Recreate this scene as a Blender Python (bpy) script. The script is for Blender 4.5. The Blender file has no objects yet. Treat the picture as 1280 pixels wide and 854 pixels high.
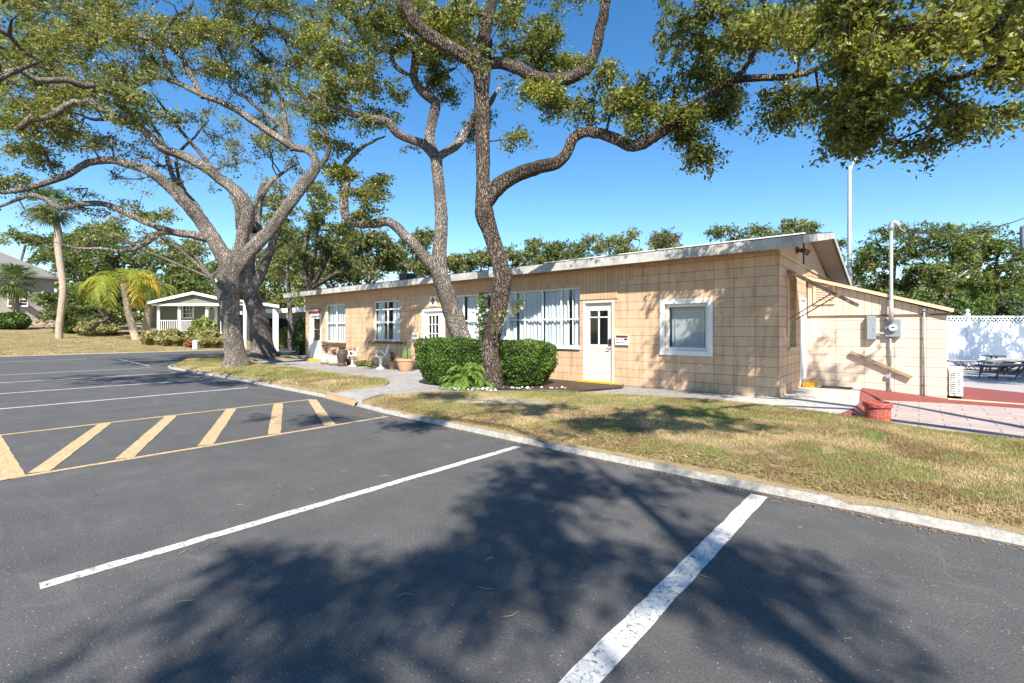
import bpy, math, random
import numpy as np
from mathutils import Vector, Matrix
R = math.radians
rnd = random.Random(7)
SC = bpy.context.scene
COL = SC.collection
# ---------------------------------------------------------------- camera maths
F = 589.0; HZ = 412.0; H = 1.5
FW = (-math.sin(R(40.8)), math.cos(R(40.8))); RT = (math.cos(R(40.8)), math.sin(R(40.8)))
def ray(px):
    u = (px-640)/F
    return FW[0]+RT[0]*u, FW[1]+RT[1]*u
def P(px, py, d):
    """world point seen in the photo at (px,py) at depth d metres"""
    rx, ry = ray(px)
    return Vector((rx*d, ry*d, H+(HZ-py)/F*d))
def G(px, d, z=0.0):
    rx, ry = ray(px); return Vector((rx*d, ry*d, z))
def WX(px, Y):
    rx, ry = ray(px); return Y*rx/ry
def WZ(px, py, Y):
    rx, ry = ray(px); return H+(HZ-py)/F*(Y/ry)
def SY(px, X):
    rx, ry = ray(px); return X*ry/rx
def SZ(px, py, X):
    rx, ry = ray(px); return H+(HZ-py)/F*(X/rx)

# ---------------------------------------------------------------- object helpers
def wloc(o):
    v = Vector((0,0,0))
    while o is not None:
        v = v+o.location; o = o.parent
    return v
def tag(o, label=None, cat=None, group=None, kind=None):
    if label: o['label'] = label
    if cat: o['category'] = cat
    if group: o['group'] = group
    if kind: o['kind'] = kind
    return o
def thing(name, label, cat, loc=(0,0,0), group=None):
    o = bpy.data.objects.new(name, None); COL.objects.link(o)
    o.location = loc; o.empty_display_size = .1
    return tag(o, label, cat, group)
def copy_tree(o, parent=None):
    c = o.copy(); COL.objects.link(c); c.parent = parent
    for ch in list(o.children): copy_tree(ch, c)
    return c
class MB:
    def __init__(s): s.v = []; s.f = []; s.n = 0; s.tint = []
    def add(s, vs, fs):
        b = len(s.v); s.v += [tuple(p) for p in vs]; s.f += [tuple(i+b for i in f) for f in fs]; return s
    def box(s, x0, y0, z0, x1, y1, z1):
        x0,x1 = min(x0,x1),max(x0,x1); y0,y1 = min(y0,y1),max(y0,y1); z0,z1 = min(z0,z1),max(z0,z1)
        return s.add([(x0,y0,z0),(x1,y0,z0),(x1,y1,z0),(x0,y1,z0),(x0,y0,z1),(x1,y0,z1),(x1,y1,z1),(x0,y1,z1)],
            [(0,3,2,1),(4,5,6,7),(0,1,5,4),(1,2,6,5),(2,3,7,6),(3,0,4,7)])
    def bar(s, a, b, w, h, up=(0,0,1)):
        a = Vector(a); b = Vector(b); d = (b-a).normalized(); up = Vector(up)
        x = d.cross(up)
        if x.length < 1e-4: x = d.cross(Vector((0,1,0)))
        x.normalize(); y = x.cross(d)
        vs = []
        for p in (a, b):
            for i, j in ((-1,-1),(1,-1),(1,1),(-1,1)): vs.append(p+x*i*w/2+y*j*h/2)
        return s.add(vs, [(0,1,2,3)[::-1],(4,5,6,7),(0,1,5,4),(1,2,6,5),(2,3,7,6),(3,0,4,7)])
    def tube(s, pts, rad, k=8, cap=True):
        pts = [Vector(p) for p in pts]
        if not hasattr(rad, '__len__'): rad = [rad]*len(pts)
        vs = []; fs = []; prev = None
        for i, p in enumerate(pts):
            t = (pts[min(i+1,len(pts)-1)]-pts[max(i-1,0)]).normalized()
            if prev is None:
                n = t.cross(Vector((0,0,1)));
                if n.length < .05: n = t.cross(Vector((1,0,0)))
            else: n = prev-t*prev.dot(t)
            n.normalize(); prev = n; b = t.cross(n)
            for j in range(k):
                a = 2*math.pi*j/k
                vs.append(p+(n*math.cos(a)+b*math.sin(a))*rad[i])
        for i in range(len(pts)-1):
            for j in range(k):
                j2 = (j+1)%k
                fs.append((i*k+j, i*k+j2, (i+1)*k+j2, (i+1)*k+j))
        if cap: fs.append(tuple(range(k))[::-1]); fs.append(tuple((len(pts)-1)*k+j for j in range(k)))
        return s.add(vs, fs)
    def lathe(s, c, prof, k=20):
        vs = []; fs = []
        for r, z in prof:
            for j in range(k):
                a = 2*math.pi*j/k; vs.append((c[0]+r*math.cos(a), c[1]+r*math.sin(a), c[2]+z))
        m = len(prof)
        for i in range(m-1):
            for j in range(k):
                j2 = (j+1)%k; fs.append((i*k+j, i*k+j2, (i+1)*k+j2, (i+1)*k+j))
        fs.append(tuple(range(k))[::-1]); fs.append(tuple((m-1)*k+j for j in range(k)))
        return s.add(vs, fs)
    def prism(s, poly, z0, z1):
        n = len(poly)
        return s.add([(x,y,z0) for x,y in poly]+[(x,y,z1) for x,y in poly],
            [tuple(range(n))[::-1], tuple(range(n,2*n))]+[(i,(i+1)%n,n+(i+1)%n,n+i) for i in range(n)])
    def build(s, name, mat, parent=None, smooth=False, bevel=0):
        o3 = wloc(parent) if parent is not None else Vector((0,0,0))
        me = bpy.data.meshes.new(name)
        me.from_pydata([(x-o3.x, y-o3.y, z-o3.z) for x,y,z in s.v], [], s.f)
        me.materials.append(mat)
        if smooth: me.polygons.foreach_set('use_smooth', [True]*len(me.polygons))
        me.update()
        o = bpy.data.objects.new(name, me); COL.objects.link(o)
        if parent is not None: o.parent = parent
        if bevel:
            m = o.modifiers.new('bevel', 'BEVEL'); m.width = bevel; m.segments = 2; m.limit_method = 'ANGLE'
        return o
def np_mesh(name, V, Q, mat, parent=None, tint=None, smooth=False):
    """fast mesh from numpy verts (n,3) and faces (m,k)"""
    o3 = wloc(parent) if parent is not None else Vector((0,0,0))
    V = np.asarray(V, dtype=np.float32)-np.array(o3, dtype=np.float32)
    Q = np.asarray(Q, dtype=np.int32); m, k = Q.shape
    me = bpy.data.meshes.new(name)
    me.vertices.add(len(V)); me.vertices.foreach_set('co', V.ravel())
    me.loops.add(m*k); me.loops.foreach_set('vertex_index', Q.ravel())
    me.polygons.add(m); me.polygons.foreach_set('loop_start', np.arange(0, m*k, k, dtype=np.int32))
    if smooth: me.polygons.foreach_set('use_smooth', np.ones(m, dtype=bool))
    me.materials.append(mat)
    if tint is not None:
        a = me.attributes.new('tint', 'FLOAT_COLOR', 'POINT')
        c = np.ones((len(V),4), dtype=np.float32); c[:,:3] = tint
        a.data.foreach_set('color', c.ravel())
    me.update(calc_edges=True); me.validate()
    o = bpy.data.objects.new(name, me); COL.objects.link(o)
    if parent is not None: o.parent = parent
    return o
def vnoise(x, y, s, seed):
    g = np.random.default_rng(seed).random((64,64))
    x = np.asarray(x)/s+1000.; y = np.asarray(y)/s+1000.
    xi = np.floor(x).astype(int); yi = np.floor(y).astype(int); fx = x-xi; fy = y-yi
    fx = fx*fx*(3-2*fx); fy = fy*fy*(3-2*fy)
    a = g[xi%64, yi%64]; b = g[(xi+1)%64, yi%64]; c = g[xi%64, (yi+1)%64]; d = g[(xi+1)%64, (yi+1)%64]
    return (a*(1-fx)+b*fx)*(1-fy)+(c*(1-fx)+d*fx)*fy

# ---------------------------------------------------------------- materials
class NT:
    def __init__(s, name):
        s.m = bpy.data.materials.new(name); s.m.use_nodes = True; s.t = s.m.node_tree
        s.b = s.t.nodes['Principled BSDF']; s.out = s.t.nodes['Material Output']
        s.pos = s.t.nodes.new('ShaderNodeNewGeometry').outputs['Position']
    def n(s, typ, **kw):
        nd = s.t.nodes.new(typ)
        for k, v in kw.items(): setattr(nd, k, v)
        return nd
    def l(s, a, b): s.t.links.new(a, b)
    def noise(s, scale, detail=4, rough=.6, vec=None, dist=0):
        nd = s.n('ShaderNodeTexNoise'); nd.inputs['Scale'].default_value = scale
        nd.inputs['Detail'].default_value = detail; nd.inputs['Roughness'].default_value = rough
        nd.inputs['Distortion'].default_value = dist
        s.l(vec or s.pos, nd.inputs['Vector']); return nd.outputs[0]
    def mapv(s, sx, sy, sz):
        m = s.n('ShaderNodeMapping'); m.inputs['Scale'].default_value = (sx,sy,sz); s.l(s.pos, m.inputs[0]); return m.outputs[0]
    def ramp(s, fac, stops):
        r = s.n('ShaderNodeValToRGB'); e = r.color_ramp.elements
        while len(e) < len(stops): e.new(.5)
        for i, (p, c) in enumerate(stops):
            e[i].position = p; e[i].color = (c[0],c[1],c[2],1) if hasattr(c,'__len__') else (c,c,c,1)
        s.l(fac, r.inputs[0]); return r.outputs[0]
    def mix(s, fac, a, b, typ='MIX'):
        m = s.n('ShaderNodeMix', data_type='RGBA', blend_type=typ)
        for sock, v in ((m.inputs[0],fac),(m.inputs[6],a),(m.inputs[7],b)):
            if hasattr(v, 'is_linked'): s.l(v, sock)
            elif hasattr(v,'__len__'): sock.default_value = (v[0],v[1],v[2],1)
            else: sock.default_value = v
        return m.outputs[2]
    def math(s, op, a, b=0.0):
        m = s.n('ShaderNodeMath', operation=op)
        for sock, v in ((m.inputs[0],a),(m.inputs[1],b)):
            if hasattr(v,'is_linked'): s.l(v, sock)
            else: sock.default_value = v
        return m.outputs[0]
    def bump(s, h, strength=.3, dist=.01, prev=None):
        b = s.n('ShaderNodeBump'); b.inputs['Strength'].default_value = strength; b.inputs['Distance'].default_value = dist
        s.l(h, b.inputs['Height'])
        if prev: s.l(prev, b.inputs['Normal'])
        s.l(b.outputs[0], s.b.inputs['Normal']); return b.outputs[0]
    def col(s, c):
        if hasattr(c,'is_linked'): s.l(c, s.b.inputs['Base Color'])
        else: s.b.inputs['Base Color'].default_value = (c[0],c[1],c[2],1)
    def fin(s, rough=.7, metal=0, spec=.5):
        s.b.inputs['Roughness'].default_value = rough; s.b.inputs['Metallic'].default_value = metal
        s.b.inputs['Specular IOR Level'].default_value = spec; return s.m
def plain(name, c, rough=.6, metal=0, var=.18, vs=3.0, bump=.1, spec=.4):
    m = NT(name); n = m.noise(vs, 5); n2 = m.noise(vs*9, 4)
    lo = [x*(1-var) for x in c]; hi = [min(1,x*(1+var)) for x in c]
    a = m.ramp(n, [(.3,lo),(.7,hi)])
    g = m.ramp(n2, [(.3,(1-var*.6,)*3),(.65,(1,1,1))])
    m.col(m.mix(1.0, a, g, 'MULTIPLY'))
    if bump: m.bump(n2, bump, .004)
    return m.fin(rough, metal, spec)
M = {}
def asphalt():
    m = NT('asphalt')
    big = m.noise(.35, 5, .6); mid = m.noise(2.2, 6, .65); fine = m.noise(85, 4, .8); sp = m.n('ShaderNodeTexVoronoi'); sp.inputs['Scale'].default_value = 38
    m.l(m.pos, sp.inputs['Vector'])
    st = m.noise(1.0, 6, .7, m.mapv(.5, 3.0, 1), 1.0)
    c = m.ramp(big, [(.3,(.075,.073,.072)),(.7,(.104,.102,.099))])
    c = m.mix(.55, c, m.ramp(mid, [(.3,(.064,.062,.061)),(.55,(.091,.089,.087)),(.72,(.122,.119,.115))]))
    c = m.mix(m.ramp(st, [(.55,0),(.78,.35)]), c, (.17,.165,.16))
    c = m.mix(1, c, m.ramp(fine, [(.32,(.5,)*3),(.68,(1.5,)*3)]), 'MULTIPLY')
    spk = m.ramp(sp.outputs['Distance'], [(.05,1),(.2,0)])
    sel = m.ramp(sp.outputs['Color'], [(.62,0),(.68,1)])
    c = m.mix(m.math('MULTIPLY', m.math('MULTIPLY', spk, sel), .8), c, (.42,.40,.37))
    # faint hairline crack
    w = m.noise(.7, 5, .6); 
    vor = m.n('ShaderNodeTexVoronoi', feature='DISTANCE_TO_EDGE'); vor.inputs['Scale'].default_value = .16
    mv = m.n('ShaderNodeMix', data_type='VECTOR'); mv.inputs[0].default_value = .12
    nz = m.n('ShaderNodeTexNoise'); nz.inputs['Scale'].default_value = 1.2; m.l(m.pos, nz.inputs['Vector'])
    sc = m.n('ShaderNodeVectorMath', operation='SCALE'); sc.inputs['Scale'].default_value = 12; m.l(nz.outputs['Color'], sc.inputs[0])
    m.l(m.pos, mv.inputs[4]); m.l(sc.outputs[0], mv.inputs[5]); m.l(mv.outputs[1], vor.inputs['Vector'])
    crack = m.ramp(vor.outputs['Distance'], [(.0,.22),(.0010,0)])
    c = m.mix(crack, c, (.17,.165,.16))
    stn = m.noise(.55, 3, .5); c = m.mix(m.ramp(stn, [(.66,0),(.72,.45)]), c, (.035,.033,.032))
    m.col(c)
    m.bump(fine, .9, .006)
    return m.fin(.85, 0, .3)
def paint(name, c, under=(.07,.07,.075), wear=.35, crack=False):
    m = NT(name)
    n = m.noise(28, 6, .7); n2 = m.noise(3, 4)
    f = m.ramp(n, [(.36,0),(.5 if not crack else .46,1)])
    base = m.mix(m.ramp(n2,[(.35,0),(.7,1)]), [x*.82 for x in c], c)
    wv = m.mix(m.math('MULTIPLY', m.math('SUBTRACT', 1.0, f), wear), base, under)
    if crack:
        vor = m.n('ShaderNodeTexVoronoi', feature='DISTANCE_TO_EDGE'); vor.inputs['Scale'].default_value = 9
        mp = m.n('ShaderNodeVectorMath', operation='ADD'); nz = m.n('ShaderNodeTexNoise'); nz.inputs['Scale'].default_value = 14
        m.l(m.pos, nz.inputs['Vector']); s2 = m.n('ShaderNodeVectorMath', operation='SCALE'); s2.inputs['Scale'].default_value = .09
        m.l(nz.outputs['Color'], s2.inputs[0]); m.l(m.mapv(1.6,.9,1), mp.inputs[0]); m.l(s2.outputs[0], mp.inputs[1]); m.l(mp.outputs[0], vor.inputs['Vector'])
        wv = m.mix(m.ramp(vor.outputs['Distance'], [(.006,.75),(.02,0)]), wv, under)
    m.col(wv); m.bump(n, .3, .003)
    return m.fin(.75)
def concrete(name, c1, c2, sc=1.0, joints=None, spot=.5):
    m = NT(name)
    a = m.noise(.9*sc, 6, .65); b = m.noise(7*sc, 6, .7); fine = m.noise(90, 3, .7)
    c = m.ramp(a, [(.3,c1),(.7,c2)])
    c = m.mix(.5, c, m.ramp(b, [(.35,[x*spot for x in c1]),(.6,c2)]))
    c = m.mix(1, c, m.ramp(fine, [(.3,(.75,)*3),(.7,(1.12,)*3)]), 'MULTIPLY')
    if joints:
        w, h, off, ms = joints
        br = m.n('ShaderNodeTexBrick'); br.offset = off; br.inputs['Scale'].default_value = 1
        br.inputs['Brick Width'].default_value = w; br.inputs['Row Height'].default_value = h; br.inputs['Mortar Size'].default_value = ms
        br.inputs['Mortar Smooth'].default_value = .1
        br.inputs['Color1'].default_value = (1,1,1,1); br.inputs['Color2'].default_value = (.88,.84,.84,1); br.inputs['Mortar'].default_value = (.55,.5,.47,1)
        m.l(m.pos, br.inputs['Vector'])
        c = m.mix(1, c, br.outputs['Color'], 'MULTIPLY')
    m.col(c); m.bump(fine, .3, .003)
    return m.fin(.85, 0, .3)
def block(name, axis, c, x0, z0, w=.4064, h=.2032, ms=.006, mort=.42, var=.06, dirt=True):
    m = NT(name)
    sx = m.n('ShaderNodeSeparateXYZ'); m.l(m.pos, sx.inputs[0]); cb = m.n('ShaderNodeCombineXYZ')
    m.l(m.math('SUBTRACT', sx.outputs[axis], x0), cb.inputs[0]); m.l(m.math('SUBTRACT', sx.outputs[2], z0), cb.inputs[1])
    br = m.n('ShaderNodeTexBrick'); br.offset = 0; br.inputs['Scale'].default_value = 1
    br.inputs['Brick Width'].default_value = w; br.inputs['Row Height'].default_value = h; br.inputs['Mortar Size'].default_value = ms
    br.inputs['Mortar Smooth'].default_value = .35; br.inputs['Bias'].default_value = 0
    br.inputs['Color1'].default_value = (*[x*(1+var) for x in c],1); br.inputs['Color2'].default_value = (*[x*(1-var) for x in c],1)
    br.inputs['Mortar'].default_value = (*[x*mort for x in c],1)
    m.l(cb.outputs[0], br.inputs['Vector'])
    col = br.outputs['Color']
    n = m.noise(1.3, 6, .7); col = m.mix(1, col, m.ramp(n, [(.25,(.88,.87,.86)),(.6,(1.03,1.03,1.03))]), 'MULTIPLY')
    if dirt:
        st = m.noise(2.5, 6, .7, m.mapv(3,3,.5)); col = m.mix(1, col, m.ramp(st, [(.3,(.74,.69,.64)),(.55,(1,1,1))]), 'MULTIPLY')
        low = m.n('ShaderNodeMapRange'); m.l(sx.outputs[2], low.inputs[0]); low.inputs[1].default_value = .05; low.inputs[2].default_value = .45; low.inputs[3].default_value = 1; low.inputs[4].default_value = 0
        dn = m.math('MULTIPLY', low.outputs[0], m.ramp(m.noise(9,5,.7), [(.4,0),(.65,.55)]))
        col = m.mix(dn, col, (.2,.15,.11))
    m.col(col)
    fine = m.noise(60, 4, .7)
    b1 = m.bump(fine, .25, .004)
    m.bump(m.math('SUBTRACT', 1.0, br.outputs['Fac']), .8, .012, b1)
    return m.fin(.75, 0, .3)
def attr_leaf(name, trans=.35, rough=.5, mul=1.0):
    m = NT(name)
    a = m.n('ShaderNodeAttribute', attribute_name='tint')
    m.col(a.outputs['Color']); m.b.inputs['Roughness'].default_value = rough; m.b.inputs['Specular IOR Level'].default_value = .35
    tr = m.n('ShaderNodeBsdfTranslucent'); 
    tc = m.mix(1, a.outputs['Color'], (1.5,1.6,.7), 'MULTIPLY'); m.l(tc, tr.inputs[0])
    mx = m.n('ShaderNodeMixShader'); mx.inputs[0].default_value = trans
    m.l(m.b.outputs[0], mx.inputs[1]); m.l(tr.outputs[0], mx.inputs[2]); m.l(mx.outputs[0], m.out.inputs[0])
    return m.m
def bark(name, c1, c2, c3, sc=1.0):
    m = NT(name)
    wv = m.n('ShaderNodeTexNoise'); wv.inputs['Scale'].default_value = 3*sc; m.l(m.pos, wv.inputs['Vector'])
    sc2 = m.n('ShaderNodeVectorMath', operation='SCALE'); sc2.inputs['Scale'].default_value = 3.2; m.l(wv.outputs['Color'], sc2.inputs[0])
    ad = m.n('ShaderNodeVectorMath', operation='ADD'); m.l(m.mapv(15*sc,15*sc,3.6*sc), ad.inputs[0]); m.l(sc2.outputs[0], ad.inputs[1])
    vo = m.n('ShaderNodeTexVoronoi', feature='DISTANCE_TO_EDGE'); vo.inputs['Scale'].default_value = 1.6; m.l(ad.outputs[0], vo.inputs['Vector'])
    a = m.noise(1.5, 7, .72, ad.outputs[0]); b = m.noise(1.0*sc, 5, .65); f = m.noise(55*sc, 4, .7)
    ridge = m.ramp(vo.outputs['Distance'], [(.0,0),(.22,1)])
    h = m.math('ADD', m.math('MULTIPLY', ridge, .6), m.math('MULTIPLY', a, .8))
    c = m.ramp(h, [(.35,c1),(.72,c2),(1.0,c3)])
    c = m.mix(m.ramp(b, [(.44,0),(.60,.75)]), c, [x*.42 for x in c2])
    c = m.mix(m.ramp(m.noise(3.1*sc,6,.75), [(.58,0),(.70,.45)]), c, (.38,.36,.31))
    c = m.mix(1, c, m.ramp(f, [(.3,(.7,)*3),(.7,(1.2,)*3)]), 'MULTIPLY')
    m.col(c); b1 = m.bump(h, 1.0, .06/sc); m.bump(f, .6, .012, b1)
    return m.fin(.92, 0, .15)
def glass():
    m = NT('window_glass'); g = m.n('ShaderNodeBsdfGlossy'); g.inputs['Roughness'].default_value = .02
    t = m.n('ShaderNodeBsdfTransparent'); t.inputs[0].default_value = (.86,.9,.9,1)
    fr = m.n('ShaderNodeLayerWeight'); fr.inputs['Blend'].default_value = .5
    nb = m.n('ShaderNodeBump'); nb.inputs['Strength'].default_value = .04; m.l(m.noise(1.6,2), nb.inputs['Height']); m.l(nb.outputs[0], g.inputs['Normal'])
    mx = m.n('ShaderNodeMixShader'); m.l(m.math('ADD', m.math('MULTIPLY', m.math('POWER', fr.outputs['Facing'], 3.5), .8), .05), mx.inputs[0]); m.l(t.outputs[0], mx.inputs[1]); m.l(g.outputs[0], mx.inputs[2])
    m.l(mx.outputs[0], m.out.inputs[0]); return m.m
def soil():
    m = NT('dry_lawn')
    a = m.noise(.9, 6, .7); b = m.noise(14, 5, .75); f = m.noise(70, 3, .7)
    c = m.ramp(a, [(.3,(.24,.18,.10)),(.5,(.33,.24,.14)),(.7,(.20,.19,.08))])
    c = m.mix(.6, c, m.ramp(b, [(.3,(.10,.07,.04)),(.5,(.32,.24,.14)),(.62,(.2,.2,.08)),(.75,(.45,.35,.23))]))
    c = m.mix(1, c, m.ramp(f, [(.3,(.6,)*3),(.7,(1.3,)*3)]), 'MULTIPLY')
    m.col(c); m.bump(f, .8, .02); return m.fin(.95, 0, .1)
CREAM = (.60,.41,.265)
XR = WX(974,10.5)                      # gable wall plane
M['asphalt'] = asphalt()
M['white_line'] = paint('white_paint', (.62,.62,.59), wear=.9)
M['white_crack'] = paint('cracked_white_paint', (.62,.61,.58), wear=.8, crack=True)
M['yellow_line'] = paint('yellow_paint', (.56,.40,.21), wear=.65)
M['kerb'] = concrete('kerb_concrete', (.26,.245,.22), (.42,.40,.36), 2.5, spot=.45)
M['kerb_yellow'] = paint('kerb_yellow', (.38,.25,.11), (.3,.28,.25), .85)
M['walk'] = concrete('walk_concrete', (.28,.265,.25), (.40,.385,.36), 1.0, (1.5,20,0,.012))
M['slab'] = concrete('slab_concrete', (.38,.36,.33), (.54,.52,.48), 1.0, spot=.75)
M['paver'] = concrete('pavers', (.42,.34,.32), (.50,.42,.39), .8, (.62,.31,.5,.01), .85)
M['deck'] = concrete('pool_deck', (.34,.31,.31), (.44,.40,.39), .6, spot=.85)
M['red'] = paint('red_floor_paint', (.22,.052,.042), (.25,.12,.10), .5)
M['soil'] = soil()
M['mulch'] = concrete('mulch', (.045,.028,.018), (.10,.065,.04), 6)
M['stone'] = plain('white_stone', (.62,.6,.56), .8)
M['block'] = block('cream_block_front', 0, CREAM, XR-.026, .157-.2032*.1, mort=.5, ms=.005)
M['block_y'] = block('cream_block_gable', 1, CREAM, 10.5, .157-.2032*.1)
WING = (.66,.53,.42)
M['wing'] = block('pale_block_wing', 0, WING, -1.49, .08, w=.54, h=.2032, dirt=False, mort=.55, var=.02)
M['siding'] = block('cream_board_front', 0, (.56,.37,.225), 0, -50, w=.1016, h=100, ms=.006, mort=.6, dirt=False)
M['wing_siding'] = block('pale_board_wing', 0, WING, 0, -50, w=.135, h=100, ms=.006, mort=.6, dirt=False)
M['siding_y'] = block('cream_board_gable', 1, CREAM, 0, -50, w=.1524, h=100, ms=.006, mort=.6, dirt=False)
M['cream'] = plain('cream_paint', (.60,.40,.24), .6, var=.08)
M['palecream'] = plain('pale_cream_paint', (.72,.52,.33), .6, var=.08)
M['tan'] = plain('brown_trim', (.16,.09,.05), .7)
M['fascia'] = plain('weathered_white_board', (.47,.455,.42), .75, var=.3, vs=2.5)
M['soffit'] = plain('soffit_paint', (.62,.47,.36), .7, var=.06)
M['roof'] = plain('dark_roofing', (.045,.045,.05), .9, var=.3, vs=6)
M['white'] = plain('white_trim_paint', (.76,.75,.72), .5, var=.06)
M['doorcream'] = plain('cream_door_paint', (.66,.58,.50), .5, var=.05)
M['glass'] = glass()
M['curtain'] = None
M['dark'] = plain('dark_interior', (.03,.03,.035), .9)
M['black'] = plain('black_metal', (.02,.02,.02), .4)
M['yellow'] = plain('yellow_step_paint', (.68,.36,.03), .6, var=.25, vs=8)
M['galv'] = plain('galvanised_steel', (.50,.52,.54), .45, .6, var=.1)
M['greybox'] = plain('grey_enamel', (.30,.33,.36), .5, .2)
M['rubber'] = plain('dark_rubber_mat', (.035,.033,.03), .95, var=.4, vs=20)
M['wood'] = plain('weathered_wood', (.34,.25,.16), .8, var=.3, vs=5)
M['redpot'] = paint('red_painted_pot', (.36,.06,.04), (.6,.55,.5), .35)
M['terracotta'] = plain('terracotta', (.52,.30,.18), .8)
M['pot'] = plain('pale_pot', (.48,.42,.35), .8)
M['urn'] = plain('dark_urn', (.07,.055,.05), .7)
M['rust'] = plain('rusty_brown', (.13,.06,.035), .8)
M['sling'] = plain('sling_fabric', (.42,.38,.33), .7)
M['frame'] = plain('bronze_frame', (.07,.055,.045), .45, .2)
M['plastic'] = plain('white_vinyl', (.78,.80,.84), .35, var=.03)
M['cast'] = plain('white_cast_metal', (.74,.74,.74), .45, var=.1)
M['signred'] = plain('sign_red', (.16,.03,.03), .5)
M['signblue'] = plain('sign_blue', (.05,.12,.2), .5)
M['leaf'] = attr_leaf('oak_leaf', .35, .45)
M['grass'] = attr_leaf('grass_blade', .3, .7)
M['hedge'] = attr_leaf('hedge_leaf', .2, .5)
M['bark'] = bark('oak_bark', (.03,.022,.018), (.15,.115,.09), (.30,.24,.19))
M['bark_pale'] = bark('pale_oak_bark', (.08,.064,.053), (.31,.26,.22), (.50,.44,.38), 1.1)
M['bark_far'] = bark('far_bark', (.10,.08,.065), (.24,.20,.16), (.38,.33,.27), .5)
M['palmbark'] = plain('palm_trunk', (.40,.32,.25), .85, var=.35, vs=9)
def curtain():
    m = NT('curtain'); w = m.n('ShaderNodeTexWave', wave_type='BANDS', bands_direction='X'); w.inputs['Scale'].default_value = 1.4; w.inputs['Distortion'].default_value = 2; w.inputs['Detail'].default_value = 2
    m.l(m.mapv(1,1,.08), w.inputs['Vector'])
    m.col((.74,.76,.80)); m.bump(w.outputs[0], .8, .06); return m.fin(.9,0,.1)
M['curtain'] = curtain()
M['screen'] = plain('grey_window_screen', (.40,.42,.45), .6, var=.06, vs=1.5)
# ---------------------------------------------------------------- ground, lot, lawn
def lerp(x, pts):
    if x <= pts[0][0]: return pts[0][1]
    for (a, b), (c, d) in zip(pts, pts[1:]):
        if x <= c: return b+(d-b)*(x-a)/(c-a)
    return pts[-1][1]
def wz(x): return lerp(x, [(-30,.02),(-21,.05),(-2.4,.15),(-.9,.13),(.2,.0),(5,-.01)])
def sheet(name, xs, yf, yb, zf, mat, ny=6, skirt=.12, parent=None):
    V = []; Q = []
    n = ny+1
    for x in xs:
        a, b = yf(x), yb(x)
        for j in range(n):
            y = a+(b-a)*j/ny; V.append((x, y, zf(x,y)))
    for i in range(len(xs)-1):
        for j in range(ny): Q.append((i*n+j, (i+1)*n+j, (i+1)*n+j+1, i*n+j+1))
    base = len(V)
    rim = [i*n for i in range(len(xs))]+[(len(xs)-1)*n+j for j in range(1,n)]+[i*n+ny for i in range(len(xs)-2,-1,-1)]+[j for j in range(ny-1,0,-1)]
    for r in rim: V.append((V[r][0],V[r][1],V[r][2]-skirt))
    for i in range(len(rim)):
        j = (i+1)%len(rim); Q.append((rim[j], rim[i], base+i, base+j))
    o = np_mesh(name, V, Q, mat, smooth=True)
    return tag(o, kind='structure')
def flat(name, poly, z0, z1, mat):
    o = MB().prism(poly, z0, z1).build(name, mat); return tag(o, kind='structure')
M['ground'] = concrete('bare_ground', (.18,.15,.09), (.25,.21,.13), .3)
flat('ground', [(-260,-260),(260,-260),(260,260),(-260,260)], -.5, -.12, M['ground'])
flat('parking_lot', [(-38.3,-30),(40,-30),(40,5.2),(-24,5.2),(-24,12),(-12,12.3),(-12,60),(-38.3,60)], -.1, 0, M['asphalt'])
# painted markings
def mark(x0, y0, x1, y1, w, mat, name='parking_line', z=.004, jag=.003):
    a = Vector((x0,y0,0)); b = Vector((x1,y1,0)); d = (b-a); L = d.length; d.normalize(); n = Vector((-d.y,d.x,0))
    k = max(2, int(L/.12)); V = []; Q = []
    for i in range(k+1):
        p = a+d*L*i/k; j1 = rnd.gauss(0,jag); j2 = rnd.gauss(0,jag)
        q = p+n*(w/2+j1); r = p-n*(w/2+j2)
        V += [(q.x,q.y,z),(r.x,r.y,z)]
        if i: Q.append((2*i-2,2*i-1,2*i+1,2*i))
    return tag(np_mesh(name, V, Q, mat), kind='structure')
mark(-1.09, -3, -1.09, 4.68, .135, M['white_crack'])
mark(-3.88, .28, -3.88, 4.62, .10, M['white_line'])
for x in (-13.1, -16.2, -19.5, -22.8): mark(x, -.6, x, 4.75, .11, M['white_line'])
mark(-30.5, 5.0, -24.2, 4.95, .11, M['white_line'])
mark(-32, -3.5, -32, 4, .11, M['white_line'])
mark(1.7, -3, 1.7, 4.68, .11, M['white_line'])
YL = M['yellow_line']
mark(-6.92, .30, -6.92, 4.75, .085, YL); mark(-9.85, .30, -9.85, 4.85, .085, YL)
mark(-6.88, .30, -9.89, .22, .20, YL, z=.0065)
for y0, y1 in ((.5,1.42),(1.2,2.3),(2.02,3.24),(2.88,4.1),(3.72,4.8)):
    mark(-6.98, y0, -9.79, y1+ .02, .17, YL, z=.0065)
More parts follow.
